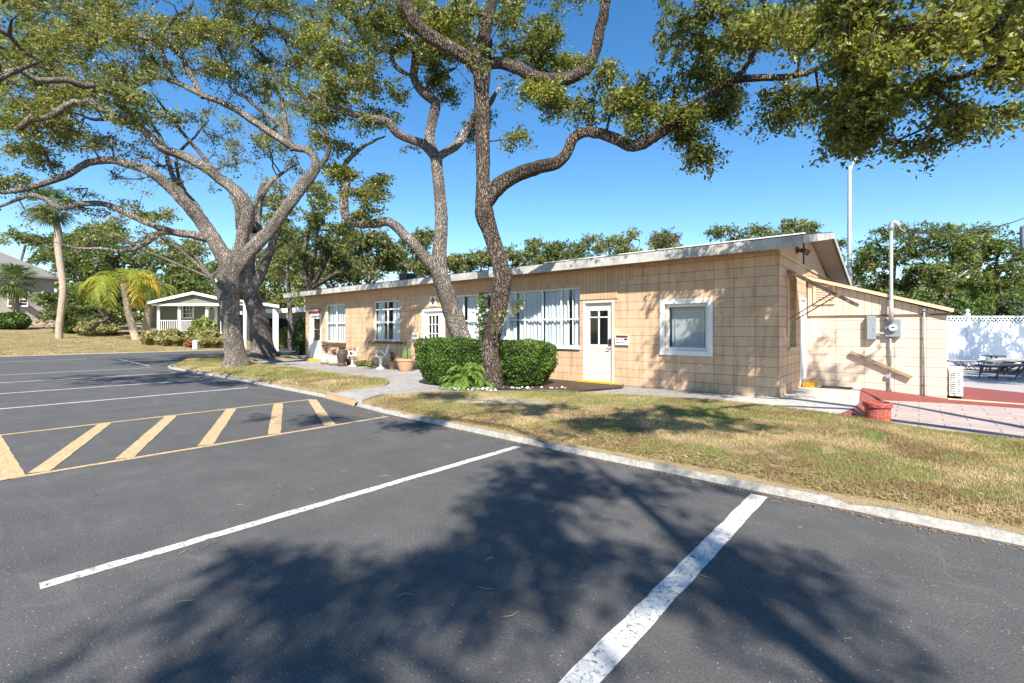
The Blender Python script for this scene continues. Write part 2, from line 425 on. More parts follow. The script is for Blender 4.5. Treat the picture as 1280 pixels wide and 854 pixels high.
# kerb with worn broken edge
def kerb(pts, w, h, mat, name, seed, z0=0):
    r = random.Random(seed); path = []
    for (a, b) in zip(pts, pts[1:]):
        a = Vector(a); b = Vector(b); n = max(1, int((b-a).length/.16))
        for i in range(n): path.append(a+(b-a)*i/n)
    path.append(Vector(pts[-1])); V = []; Q = []; K = 5
    for i, p in enumerate(path):
        d = (path[min(i+1,len(path)-1)]-path[max(i-1,0)]).normalized(); n = Vector((-d[1], d[0]))
        j = [r.gauss(0,.009) for _ in range(8)]
        gap = -.03 if i % 19 == 0 else 0
        prof = [(-w/2+j[0],-.03),(-w/2+.012+j[0],h*.7+j[1]*.8+gap),(-w/2+.05+j[2],h+j[3]*.5+gap),(w/2-.02,h+j[4]*.5+gap),(w/2+.03,-.03)]
        for o, z in prof: V.append((p[0]+n[0]*o, p[1]+n[1]*o, z0+z))
        if i:
            for k in range(K-1): Q.append(((i-1)*K+k, (i-1)*K+k+1, i*K+k+1, i*K+k))
    o = np_mesh(name, V, [q[::-1] for q in Q], mat); return tag(o, kind='structure')
kerb([(30,4.85),(.55,4.85),(-3.9,4.86),(-7.2,4.95),(-8.35,5.06)], .095, .06, M['kerb'], 'kerb', 1)
kerb([(-8.38,5.06),(-9.85,5.22)], .14, .09, M['kerb_yellow'], 'kerb', 2)
kerb([(-9.88,5.22),(-15.3,5.3),(-21.7,5.15),(-22.6,5.3),(-24,6.0),(-27,7.4),(-28.3,9.2),(-28.2,10.8),(-26.5,11.6),(-24,11.7)], .10, .065, M['kerb'], 'kerb', 3)
kerb([(-38.4,-28),(-38.4,60)][::-1], .10, .03, M['walk'], 'kerb', 4)
# walkway + pad, lawns
yfw = lambda x: lerp(x, [(-22,7.6),(-11,7.4),(-10.2,5.3),(-8,5.1),(-6.5,6.2),(-2,8.6)])
frange = lambda a,b,s: [a+(b-a)*i/max(1,int((b-a)/s)) for i in range(max(1,int((b-a)/s))+1)]
flatw = sheet('walkway', frange(-24,-2.2,.25), yfw, lambda x: 10.6, lambda x,y: wz(x)-lerp(y,[(5,.06),(6.2,0)]), M['walk'], 12)
def lawn_z(x, y):
    yb = yback(x) if x > -8.5 else 7.7
    e = max(0, min(1, (y-4.95)/1.0))
    return .065+(wz(x)+.035-.065)*max(0,min(1,(y-4.95)/max(.5,yb-4.95)))+.03*math.sin(e*math.pi)*1+ (vnoise(x,y,.7,5)-.5)*.03
def yback(x): return lerp(x, [(-8.3,5.5),(-7.9,6.7),(-6.8,7.6),(-5.8,8.3),(-2.8,9.15),(-.83,8.95),(.2,9.25),(3,9.2),(9,9.3)])
sheet('lawn', frange(-8.3,14,.12), lambda x: 4.90+lerp(x,[(-8.3,.2),(-7,.09),(-5,.0)]), yback, lawn_z, M['soil'], 34)
def il_f(x): return lerp(x, [(-28.1,9),(-27,7.55),(-24,6.15),(-22.6,5.42),(-21.7,5.26),(-15.3,5.4),(-9.9,5.34)])
def il_b(x): return lerp(x, [(-28.1,10.6),(-26.5,11.5),(-24.6,11.6),(-23.9,9.2),(-22,7.9),(-15,7.75),(-11.6,7.85),(-10.4,7.2),(-9.9,6.7)])
isl_z = lambda x,y: .07+.10*math.sin(math.pi*max(0,min(1,(y-5.3)/2.6)))+(vnoise(x,y,.8,6)-.5)*.06
sheet('lawn', frange(-28.1,-9.9,.15), il_f, il_b, isl_z, M['soil'], 20)
sheet('lawn', frange(-120,-38.47,3), lambda x: -30, lambda x: 22, lambda x,y: max(.04, .04+(-x-38.5)*.045), M['soil'], 30, skirt=.3)
sheet('driveway', frange(-80,-38.47,3), lambda x: 22.001, lambda x: 40, lambda x,y: max(.04, .04+(-x-38.5)*.02), M['walk'], 4, skirt=.3)
flat('walkway', [(-24,9.0),(-22,9.0),(-21.95,14),(-26,14),(-26.3,12)], -.02, .045, M['walk'])
# slab beside gable, pavers, red slope, deck
flat('slab', [(-2.6,10.35),(-2.95,9.3),(-1.3,8.75),(-.95,9.05),(-.84,9.9),(-.82,10.7),(-.88,11.5),(-.95,12.5),(-.99,13.47),(-2.5,13.47)], -.06, .158, M['slab'])
def ribbon(name, A, B, mat, th=.05):
    n = len(A); V = list(A)+list(B)+[(x,y,z-th) for x,y,z in A]+[(x,y,z-th) for x,y,z in B]
    f = []
    for i in range(n-1):
        f += [(i,i+1,n+i+1,n+i), (2*n+i,2*n+i+1,i+1,i), (n+i,n+i+1,3*n+i+1,3*n+i)]
    return tag(MB().add(V,f).build(name, mat), kind='structure')
ribbon('ramp', [(-1.35,8.68,.165),(-.96,9.0,.165),(-.84,9.9,.165),(-.82,10.7,.165),(-.88,11.5,.165),(-.95,12.5,.165),(-.99,13.46,.165),(.46,13.46,.05),(3.5,13.49,.04),(9,13.64,.035)],
             [(-1.2,8.52,.02),(-.78,8.9,.0),(-.66,9.9,.0),(-.64,10.7,.0),(-.70,11.6,.0),(-.68,12.4,.0),(-.55,12.8,.0),(.5,13.15,-.005),(3.5,13.33,-.005),(9,13.5,-.005)], M['red'], .08)
flat('patio', [(-1.3,8.6),(12,8.6),(12,13.6),(-1.3,13.6)], -.09, -.012, M['paver'])
flat('pool_deck', [(.4,13.6),(26,13.6),(26,32),(-6,32),(-6,18.5),(.4,18.5)], -.1, -.006, M['deck'])
flat('painted_floor', [(.52,13.75),(3.0,13.75),(2.6,15.0),(1.9,16.4),(.52,17.4)], -.02, .0, M['red'])
ribbon('kerb', [(.46,13.40,.05),(3.5,13.49,.035),(9,13.64,.035)], [(.46,13.55,.05),(3.5,13.64,.035),(9,13.79,.035)], M['palecream'], .06)
# planting bed
bed = [(-9.6,8.5),(-9.3,7.75),(-7.4,7.75),(-5.6,8.7),(-5.2,9.9),(-5.4,10.35),(-9.9,10.35)]
flat('planting_bed', bed, .0, .16, M['mulch'])
edge = MB()
ep = [Vector((x,y,.155)) for x,y in bed[:6]]
edge.tube(ep, .028, 8)
tag(edge.build('bed_edging', M['black'], smooth=True), 'black plastic edging strip around the mulch bed under the hedges', 'edging')

# ---------------------------------------------------------------- grass blades
def inside(x, y, yf, yb): return (y > yf) & (y < yb)
def blades(name, x, y, zf, size, seed, label, kind='stuff'):
    g = np.random.default_rng(seed); n = len(x)
    z = zf; a = g.random(n)*2*math.pi; h = size*(.5+g.random(n)*.8); w = size*.11*(.7+g.random(n)*.6)
    lean = g.normal(0,.55,n)*h; la = g.random(n)*2*math.pi
    V = np.zeros((n,3,3)); V[:,0] = np.stack([x-np.cos(a)*w, y-np.sin(a)*w, z], 1); V[:,1] = np.stack([x+np.cos(a)*w, y+np.sin(a)*w, z], 1)
    V[:,2] = np.stack([x+np.cos(la)*lean, y+np.sin(la)*lean, z+h], 1)
    gr = vnoise(x,y,.35,seed+1)*.55+vnoise(x,y,1.3,seed+2)*.5+vnoise(x,y,.09,seed+3)*.3+g.normal(0,.10,n)
    gr = (np.clip((gr-.48)/.34, 0, 1)*.9)[:,None]
    tan = np.array([.55,.42,.25])*(.65+.6*g.random(n))[:,None]; green = np.array([.24,.26,.075])*(.6+.7*g.random(n))[:,None]
    brown = np.array([.26,.17,.09])*(.6+.6*g.random(n))[:,None]
    dry = np.where((vnoise(x,y,.5,seed+9)+g.normal(0,.15,n) > .62)[:,None], brown, tan)
    c = dry*(1-gr)+green*gr
    lush = ((vnoise(x,y,.42,seed+7) > .90) & (g.random(n) > .4))[:,None]; c = np.where(lush, np.array([.17,.27,.05])*(.7+.5*g.random(n))[:,None], c)
    o = np_mesh(name, V.reshape(-1,3), np.arange(n*3).reshape(n,3), M['grass'], tint=np.repeat(c,3,0))
    return tag(o, label, 'grass', kind=kind)
g0 = np.random.default_rng(3)
N = 330000
xx = -8.2+g0.random(N)**1.0*12.6; yy = 4.95+g0.random(N)*4.3
xb = np.array([yback(t) for t in np.linspace(-8.3,14,400)]); ybv = np.interp(xx, np.linspace(-8.3,14,400), xb)
yfv = np.where(xx < -7, 5.08, 4.90)+vnoise(xx,yy*0,.25,31)*.12
ok = (yy > yfv) & (yy < ybv+.03) & (vnoise(xx,yy,.16,41)+vnoise(xx,yy,.6,42) > .55); xx, yy = xx[ok], yy[ok]
gx = np.linspace(-8.3,14,300); gy = np.linspace(4.9,9.6,80)
Zg = np.array([[lawn_z(float(a),float(b)) for b in gy] for a in gx])
def bil(x, y, gx, gy, Z):
    fx = np.clip((x-gx[0])/(gx[1]-gx[0]),0,len(gx)-1.001); fy = np.clip((y-gy[0])/(gy[1]-gy[0]),0,len(gy)-1.001)
    i = fx.astype(int); j = fy.astype(int); u = fx-i; v = fy-j
    return Z[i,j]*(1-u)*(1-v)+Z[i+1,j]*u*(1-v)+Z[i,j+1]*(1-u)*v+Z[i+1,j+1]*u*v
blades('grass', xx, yy, bil(xx,yy,gx,gy,Zg)-.004, .034, 11, 'short patchy green and dormant tan grass on the lawn strip')
N = 130000; xx = -28+g0.random(N)*18.1; yy = 5.3+g0.random(N)*6.3
t = np.linspace(-28.1,-9.9,300); ok = (yy > np.interp(xx,t,[il_f(a) for a in t])+.03) & (yy < np.interp(xx,t,[il_b(a) for a in t])) & (vnoise(xx,yy,.3,43) > .15); xx, yy = xx[ok], yy[ok]
gx2 = np.linspace(-28.2,-9.8,200); gy2 = np.linspace(5.2,11.8,70); Z2 = np.array([[isl_z(float(a),float(b)) for b in gy2] for a in gx2])
blades('grass', xx, yy, bil(xx,yy,gx2,gy2,Z2)-.004, .06, 12, 'shaggy grass covering the kerbed island under the old oaks')
N = 90000; xx = -38.6-g0.random(N)**1.4*25; yy = -6+g0.random(N)*28
blades('grass', xx, yy, .03+(-xx-38.5)*.045, .09, 13, 'dry tan grass on the far lawn across the drive')
# leaf litter along the kerb
def litter(name, x, y, z, size, seed, label):
    g = np.random.default_rng(seed); n = len(x); a = g.random(n)*2*math.pi; s = size*(.6+g.random(n)*.8)
    dx, dy = np.cos(a)*s, np.sin(a)*s; V = np.zeros((n,4,3)); tz = g.normal(0,.25,n)*s
    V[:,0] = np.stack([x-dx,y-dy,z],1); V[:,1] = np.stack([x+dy*.35,y-dx*.35,z+abs(tz)*.6+.003],1); V[:,2] = np.stack([x+dx,y+dy,z+abs(tz)+.002],1); V[:,3] = np.stack([x-dy*.35,y+dx*.35,z+.004],1)
    c = np.array([.30,.17,.08])*(.5+g.random(n))[:,None]; c = np.where((g.random(n)>.6)[:,None], np.array([.42,.30,.18])*(.7+.5*g.random(n))[:,None], c)
    return tag(np_mesh(name, V.reshape(-1,3), np.arange(n*4).reshape(n,4), M['grass'], tint=np.repeat(c,4,0)), label, 'leaves', kind='stuff')
N = 5200; xx = -8+g0.random(N)*12; yy = 5.0+np.abs(g0.normal(0,.28,N)); litter('leaf_litter', xx, yy, bil(xx,yy,gx,gy,Zg)+.012, .022, 5, 'brown fallen oak leaves gathered behind the kerb')
N = 1500; xx = -8+g0.random(N)*12; yy = 4.74-np.abs(g0.normal(0,.05,N)); litter('leaf_litter', xx, yy, np.full(N,.006), .014, 6, 'brown crumbs of leaves along the foot of the kerb')
N = 900; xx = -9+g0.random(N)*9; yy = 7.0+g0.random(N)*3.2; ok = yy > np.interp(xx, np.linspace(-8.3,14,400), xb)-.6; xx, yy = xx[ok], yy[ok]
litter('leaf_litter', xx, yy, np.array([wz(a)+.045 for a in xx]), .02, 8, 'scattered dead leaves on the walk near the building')
# twigs on the asphalt
tw = [(548,712),(607,737),(640,770),(325,575),(430,590),(560,560),(275,799),(236,752),(690,640),(760,650),(830,632),(970,628),(1020,690),(880,722),(230,690),(340,620),(480,596),(505,745),(700,770),(1060,800),(1000,660),(120,620),(390,612),(612,700),(905,700),(350,608),(300,632)]
for i, (px, py) in enumerate(tw):
    d = H/(py-HZ)*F; c = G(px, d); a = rnd.random()*3; L = .022+rnd.random()*.035
    pts = [(c.x+math.cos(a)*L*t+math.sin(a)*.012*math.sin(3*t+i), c.y+math.sin(a)*L*t-math.cos(a)*.012*math.sin(3*t+i), .006+.004*(1-t*t)) for t in (-1,-.5,0,.5,1)]
    o = MB().tube(pts, [.0015,.002,.0022,.002,.001], 5).build('twig', M['wood'] if i%3 else M['rust'])
    tag(o, 'short fallen oak twig lying on the asphalt' , 'twig', 'fallen twigs scattered on the asphalt')

# ---------------------------------------------------------------- building
Y0 = 10.5; XL = WX(382,Y0); YL2 = SY(1008, XR); YB = 17.7
B = thing('clubhouse', 'long low cream block building with a shallow gable roof and white fascia', 'building', ((XL+XR)/2, 14, 0))
def wall_grid(mb, u0, u1, z0, top, holes, place, th):
    """wall with rectangular openings; place(u, depth, z) -> world"""
    us = sorted({u0,u1,*[h[0] for h in holes],*[h[1] for h in holes]}); zs = sorted({z0,top,*[h[2] for h in holes],*[h[3] for h in holes]})
    for a, b in zip(us, us[1:]):
        for c, d in zip(zs, zs[1:]):
            if any(h[0]-1e-6 <= a and b <= h[1]+1e-6 and h[2]-1e-6 <= c and d <= h[3]+1e-6 for h in holes): continue
            for dep, flip in ((0,False),(th,True)):
                q = [place(a,dep,c),place(b,dep,c),place(b,dep,d),place(a,dep,d)]
                mb.add(q if not flip else q[::-1], [(0,1,2,3)])
    for h in holes:
        a, b, c, d = h[:4]
        mb.add([place(a,0,c),place(b,0,c),place(b,th,c),place(a,th,c)], [(0,1,2,3)])
        mb.add([place(a,0,d),place(a,th,d),place(b,th,d),place(b,0,d)], [(0,1,2,3)])
        mb.add([place(a,0,c),place(a,th,c),place(a,th,d),place(a,0,d)], [(0,1,2,3)])
        mb.add([place(b,0,c),place(b,0,d),place(b,th,d),place(b,th,c)], [(0,1,2,3)])
W1 = (-20.1,-18.4,.95,2.60); W2 = (-16.3,-14.55,1.07,2.60); DL = (-21.55,-20.45,.06,2.22); D2 = (-13.25,-12.05,.10,2.22)
BG = (-11.85,-6.72,1.03,2.62); D3 = (-6.62,-5.72,.14,2.24); W4 = (-4.42,-3.46,1.03,2.08)
front = MB(); fp = lambda u, d, z: (u, Y0+d, z)
wall_grid(front, XL, XR, -.1, 3.05, [W1,W2,DL,D2,BG,D3,W4], fp, .2)
front.build('front_wall', M['block'], B)
GW = (SY(984,XR)+.02, SY(993.5,XR), 1.14, 2.57); GD = (SY(1000,XR), YL2-.06, .2, 2.26)
gable = MB(); gp = lambda u, d, z: (XR-d, u, z)
wall_grid(gable, Y0+.2, YB, -.1, 3.05, [GW,GD], gp, .2)
gable.v += []; gable.build('gable_wall', M['block_y'], B)
# the front corner return: gable face of the front wall
MB().box(XR-.18, Y0+.003, -.1, XR+.0015, Y0+.2, 3.05).build('corner_block', M['block_y'], B)
RY, RZ = 14.1, 3.88
def roofz(y): return 3.20+(y-10.05)/(RY-10.05)*(RZ-3.20) if y < RY else RZ-(y-RY)*.24
for X0 in (XR, XL+.2):
    ys = [Y0, 11.5, 12.8, RY, 15.5, YB]
    poly = [(y, roofz(y)-.14) for y in ys]
    V = [(X0,y,3.05) for y in ys]+[(X0,y,z) for y,z in poly]+[(X0-.2,y,3.05) for y in ys]+[(X0-.2,y,z) for y,z in poly]; n = len(ys); f = []
    for i in range(n-1): f += [(i,i+1,n+i+1,n+i), (2*n+i,3*n+i,3*n+i+1,2*n+i+1)]
    MB().add(V, f).build('gable_panel', M['siding_y'], B)
MB().box(XR+.0, Y0, 2.98, XR+.025, YL2+4, 3.04).build('gable_trim', M['cream'], B)
other = MB(); other.box(XL, Y0+.2, -.1, XL+.2, YB, 3.05); other.box(XL, YB-.2, -.1, XR-.2, YB-.002, 3.05); other.build('rear_wall', M['cream'], B)
MB().box(XL+.2, Y0+.2, -.05, XR-.2, YB-.2, .04).build('floor', M['dark'], B)
MB().box(XL+.2, Y0+2.2, .05, XR-.22, Y0+2.3, 3.0).build('inner_partition', M['curtain'], B)
# roof slab
XE0, XE1 = WX(355,10.05), -1.62; YE = 10.05; YR = 18.2
rf = MB()
def slab(a, b, t=.10):
    (y0,z0),(y1,z1) = a, b
    rf.add([(XE0,y0,z0-t),(XE1,y0,z0-t),(XE1,y1,z1-t),(XE0,y1,z1-t),(XE0,y0,z0),(XE1,y0,z0),(XE1,y1,z1),(XE0,y1,z1)],[(0,3,2,1),(4,5,6,7),(0,1,5,4),(2,3,7,6),(1,2,6,5),(3,0,4,7)])
slab((YE,3.26),(RY,RZ+.05)); slab((RY,RZ+.05),(YR,roofz(YR)+.05)); ROOF = rf.build('roof', M['roof'], B)
cap = MB(); cap.box(-10.5, RY-.12, RZ+.055, -2.2, RY+.12, RZ+.10); cap.build('ridge_cap', M['white'], ROOF)
sf = MB(); e = .012
def under(a, b, t=.102, x0=XE0+.03, x1=XE1-.03, th=.02):
    (y0,z0),(y1,z1) = a, b
    sf.add([(x0,y0,z0-t-th),(x1,y0,z0-t-th),(x1,y1,z1-t-th),(x0,y1,z1-t-th),(x0,y0,z0-t),(x1,y0,z0-t),(x1,y1,z1-t),(x0,y1,z1-t)],[(0,3,2,1),(4,5,6,7),(0,1,5,4),(2,3,7,6),(1,2,6,5),(3,0,4,7)])
under((YE+.03,3.262),(RY,RZ+.05)); under((RY,RZ+.05),(YR-.03,roofz(YR)+.05)); sf.build('soffit', M['soffit'], B)
fa = MB()
xs = [XE0, -20.2, -17.3, -14.1, -11.0, -9.2, -6.2, -3.4, XE1]
for i, (a, b) in enumerate(zip(xs, xs[1:])): fa.box(a+.004, YE-.028-.004*(i%2), 3.03, b-.004, YE-.002, 3.235)
fa.build('fascia', M['fascia'], B)
for X0 in (XE1, XE0):
    rk = MB()
    s = 1 if X0 == XE1 else -1
    for (y0,z0),(y1,z1) in (((YE-.03,3.235),(RY,RZ+.03)),((RY,RZ+.03),(YR,roofz(YR)+.03))):
        x0, x1 = X0+.003*s, X0+.03*s
        rk.add([(x0,y0,z0-.15),(x1,y0,z0-.15),(x1,y1,z1-.15),(x0,y1,z1-.15),(x0,y0,z0),(x1,y0,z0),(x1,y1,z1),(x0,y1,z1)],[(0,3,2,1),(4,5,6,7),(0,1,5,4),(2,3,7,6),(1,2,6,5),(3,0,4,7)])
    rk.build('rake_board', M['fascia'], B)
bb = MB().box(XL, Y0-.022, 2.70, -5.2, Y0-.002, 3.04).box(-6.70, Y0-.022, 2.27, -5.62, Y0-.002, 2.698); bb.box(-21.9,Y0-.03,3.045,XR,Y0-.002,3.10)
bb.build('frieze_boards', M['siding'], B)
MB().box(-6.70, Y0-.05, 2.64, -6.67, Y0-.024, 3.03).build('conduit', M['cream'], B)
for px, kk in ((478,0),(508,1),(497,1)):
    x = WX(px, 11.5)
    if kk == 0: MB().tube([(x,11.5,roofz(11.5)),(x,11.5,roofz(11.5)+.30)], .05, 10).build('vent_pipe', M['white'], ROOF)
    elif px == 508: MB().box(x-.25,11.3,roofz(11.3)+.02,x+.25,11.8,roofz(11.3)+.32).build('roof_vent', M['black'], ROOF, bevel=.05)
# windows
def window(h, place, cols, rows, parent, fw=.05, mw=.03, dep=.09, curt=True, bars=(), sill=True, matf='white', split=None):
    a, b, c, d = h
    fr = MB()
    def bx(u0,u1,z0,z1,d0,d1):
        p = [place(u,dd,z) for u in (u0,u1) for dd in (d0,d1) for z in (z0,z1)]
        xs_ = [q[0] for q in p]; ys_ = [q[1] for q in p]; zs_ = [q[2] for q in p]
        return (min(xs_),min(ys_),min(zs_),max(xs_),max(ys_),max(zs_))
    e = .002
    fr.box(*bx(a+e,a+fw,c+e,d-e,dep-.03,dep+.03)); fr.box(*bx(b-fw,b-e,c+e,d-e,dep-.03,dep+.03))
    fr.box(*bx(a+fw,b-fw,c+e,c+fw,dep-.03,dep+.03)); fr.box(*bx(a+fw,b-fw,d-fw,d-e,dep-.03,dep+.03))
    w = fr.build('window_frame', M[matf], parent)
    mu = MB()
    for i in range(1, cols):
        u = a+(b-a)*i/cols; k = mw if i not in (split or ()) else .11
        mu.box(*bx(u-k/2,u+k/2,c+fw,d-fw,dep-.022,dep+.024))
    for z in rows: mu.box(*bx(a+fw,b-fw,z-mw/2,z+mw/2,dep-.019,dep+.021))
    for u0, z0, u1, z1 in bars: mu.box(*bx(u0,u1,z0,z1,dep-.016,dep+.018))
    mu.build('mullion', M[matf], w)
    g = MB(); g.add([place(a+fw,dep,c+fw),place(b-fw,dep,c+fw),place(b-fw,dep,d-fw),place(a+fw,dep,d-fw)], [(0,1,2,3)]); g.build('pane', M['glass'], w)
    return w
def curtains(parent, spans, z0, z1, y, amp=.035, hook=.075):
    for (a, b) in spans:
        n = max(6, int((b-a)/.02)); V = []; Q = []
        for i in range(n+1):
            u = a+(b-a)*i/n; dd = amp*math.sin(u/hook*math.pi)+amp*.4*math.sin(u*23+1)
            V += [(u,y+dd,z0),(u,y+dd,z1)]
            if i: Q.append((2*i-2,2*i,2*i+1,2*i-1))
        np_mesh('curtain', V, Q, M['curtain'], parent, smooth=True)
w = window(W1, fp, 2, (1.78,), B, mw=.05); MB().box(-20.0,Y0+.16,1.0,-18.5,Y0+.17,2.56).build('blind', M['curtain'], w)
MB().box(-20.25,Y0-.10,.86,-18.3,Y0+.0,.93).build('window_sill', M['tan'], w)
w = window(W2, fp, 2, (1.78,2.28), B, mw=.06, bars=[(-15.95,1.82,-15.93,2.5),(-14.95,1.82,-14.93,2.5)]); curtains(w, [(-16.2,-15.75),(-15.2,-14.6)], 1.1, 2.56, Y0+.17, .02)
MB().box(-16.5,Y0-.10,.97,-14.35,Y0+.0,1.04).build('window_sill', M['tan'], w)
w = window(BG, fp, 8, (1.78,), B, mw=.035, split=(4,), bars=[(-7.15,1.82,-7.13,2.56),(-7.0,1.1,-6.98,2.56)])
curtains(w, [(-11.8,-11.3),(-11.15,-10.2),(-10.1,-9.0),(-8.95,-8.0),(-7.95,-7.15),(-7.0,-6.8)], 1.06, 2.58, Y0+.165, .02, .065)
MB().box(-11.9,Y0-.05,.98,-6.70,Y0-.002,1.03).build('window_sill', M['white'], w)
# boarded picture window on the right
w = window(W4, fp, 1, (), B, fw=.07, curt=False)
tr = MB(); a,b,c,d = W4
tr.box(a-.11,Y0-.035,c-.11,a-.002,Y0-.002,d+.11).box(b+.002,Y0-.035,c-.11,b+.11,Y0-.002,d+.11).box(a-.0,Y0-.034,d+.002,b+.0,Y0-.002,d+.11).box(a-.0,Y0-.034,c-.11,b+.0,Y0-.002,c-.002)
tr.build('window_trim', M['white'], w)
MB().box(a+.08,Y0+.22,c+.03,b-.08,Y0+.24,d-.08).build('screen', M['screen'], w)
m2 = MB(); i0,i1,j0,j1 = a+.17,b-.17,c+.1,d-.18
m2.box(i0-.02,Y0+.20,j0-.02,i0,Y0+.216,j1+.02).box(i1,Y0+.20,j0-.02,i1+.02,Y0+.216,j1+.02).box(i0,Y0+.20,j1,i1,Y0+.216,j1+.02).box(i0,Y0+.20,j0-.02,i1,Y0+.216,j0); m2.build('inner_frame', M['galv'], w)
# doors
def door(h, place_y, parent, glassbox, grid, mat, name='door', handle_side=1, fr=.07):
    a,b,c,d = h; y = place_y
    dr = MB(); ga, gb, gc, gd = glassbox
    wall_grid(dr, a+fr, b-fr, c+.02, d-fr, [(ga,gb,gc,gd)], lambda u,dd,z: (u,y+.05+dd,z), .045)
    o = dr.build(name, M[mat], parent)
    f = MB().box(a+.002,y-.012,c,a+fr,y+.12,d-.002).box(b-fr,y-.012,c,b-.002,y+.12,d-.002).box(a+fr,y-.012,d-fr,b-fr,y+.12,d-.002); f.build('door_frame', M[mat], o)
    g = MB().add([(ga,y+.07,gc),(gb,y+.07,gc),(gb,y+.07,gd),(ga,y+.07,gd)], [(0,1,2,3)]); g.build('pane', M['glass'], o)
    mu = MB()
    for i in range(1,grid[0]): u = ga+(gb-ga)*i/grid[0]; mu.box(u-.012,y+.045,gc,u+.012,y+.09,gd)
    for i in range(1,grid[1]): z = gc+(gd-gc)*i/grid[1]; mu.box(ga,y+.042,z-.012,gb,y+.092,z+.012)
    if mu.v: mu.build('glazing_bar', M['white'], o)
    hx = b-fr-.07 if handle_side > 0 else a+fr+.07
    MB().box(hx-.03,y+.01,1.12,hx+.03,y+.05,1.27).build('lock', M['black'], o); hd = MB(); hd.tube([(hx,y+.05,1.02),(hx,y+.0,1.02),(hx-.09*handle_side,y-.01,1.02)], .012, 6); hd.build('handle', M['black'], o)
    return o
a,b,c,d = DL; door(DL, Y0, B, (a+.25,b-.25,1.0,2.0), (1,2), 'white', fr=.09)
a,b,c,d = D2; door(D2, Y0, B, (a+.30,b-.38,1.05,1.98), (3,3), 'white', handle_side=-1, fr=.09)
MB().box(D2[0]-.04,Y0-.03,2.26,D2[1]+.04,Y0-.002,2.69).build('over_door_panel', M['cream'], B)
a,b,c,d = D3; o3 = door(D3, Y0, B, (a+.17,b-.20,1.12,1.98), (2,1), 'doorcream', fr=.06)
MB().box(a+.17,Y0+.045,1.80,b-.20,Y0+.09,1.83).build('glazing_bar', M['white'], o3)
sh = MB().box(a+.20,Y0+.12,1.12,a+.22,Y0+.13,1.5).box(a+.30,Y0+.12,1.12,a+.32,Y0+.13,1.5); 
# yellow sills / steps
for h, nm in ((D3,'broad yellow painted concrete step below the cream half glazed door'),(DL,'small yellow painted step below the narrow white door at the far end')):
    o = MB().box(h[0]-.12, Y0-.20, wz(h[0])-.02, h[1]+.08, Y0-.012, .20 if h is D3 else .16).build('step', M['yellow'], bevel=.012); tag(o, nm, 'step')
# gable window, shutter, door
w = window(GW, gp, 1, (1.9,), B, fw=.06, dep=.12)
MB().box(XR-.17, GW[0]+.06, GW[2]+.06, XR-.165, GW[1]-.06, GW[3]-.06).build('blind', M['tan'], w)
tr = MB(); tr.box(XR+.002,GW[0]-.08,GW[2]-.02,XR+.03,GW[0]-.002,GW[3]+.06).box(XR+.002,GW[1]+.002,GW[2]-.02,XR+.03,GW[1]+.08,GW[3]+.06).box(XR+.002,GW[0]-.08,GW[2]-.09,XR+.07,GW[1]+.08,GW[2]-.022); tr.build('window_trim', M['cream'], w)
s0 = Vector((XR+.03,0,2.72)); s1 = Vector((WX(1068,GW[0]),0,WZ(1068,380,GW[0]))) 
shut = thing('window_shutter', 'top hinged wooden shutter propped open over the gable window', 'shutter', (XR, GW[0], 2.7))
p = MB(); dirv = (s1-s0).normalized(); nrm = Vector((-dirv.z,0,dirv.x))
for q0, q1 in ((s0,s1),):
    V = []
    for y in (GW[0]-.08, GW[1]+.1):
        for (q,t) in ((q0,-.035),(q1,-.035),(q1,.035),(q0,.035)): V.append((q.x+nrm.x*t, y, q.z+nrm.z*t))
    p.add(V, [(0,1,2,3),(7,6,5,4),(0,4,5,1),(1,5,6,2),(2,6,7,3),(3,7,4,0)])
p.build('board', M['wood'], shut)
for y, px, py in ((GW[0]-.02,984.5,399),(GW[1]+.04,993,399)):
    q = s0+(s1-s0)*.66; MB().tube([(XR+.03,y,SZ(px,py,XR)),(q.x,y,q.z-.03)], .014, 6).build('prop_rod', M['wood'], shut)
a,b,c,d = GD
gd = MB().box(XR-.07,a+.05,c,XR-.03,b-.05,d-.05).build('door', M['white'], B); gf = MB().box(XR-.12,a+.002,c,XR+.012,a+.05,d).box(XR-.12,b-.05,c,XR+.012,b-.002,d).box(XR-.12,a+.05,d-.05,XR+.012,b-.05,d); gf.build('door_frame', M['white'], gd)
o = MB().box(XR+.03, a+.1, .14, XR+.26, b+.0, .27).build('step', M['yellow'], bevel=.012); tag(o, 'small yellow painted step at the white door in the building corner', 'step')
fl = thing('flood_light', 'small brown twin flood light high on the gable wall', 'light', (XR, 12.35, 3.3))
fl.location = (XR, 12.2, 3.28)
MB().box(XR+.002,12.15,3.22,XR+.05,12.28,3.36).build('base', M['tan'], fl)
for s in (-1,1): MB().tube([(XR+.05,12.2+.04*s,3.28),(XR+.12,12.2+.09*s,3.26),(XR+.22,12.2+.13*s,3.21)], [.02,.045,.07], 10).build('lamp_head', M['tan'], fl)
MB().box(XR+.003,13.0,3.06,XR+.02,13.14,3.55).build('gable_vent', M['black'], B)
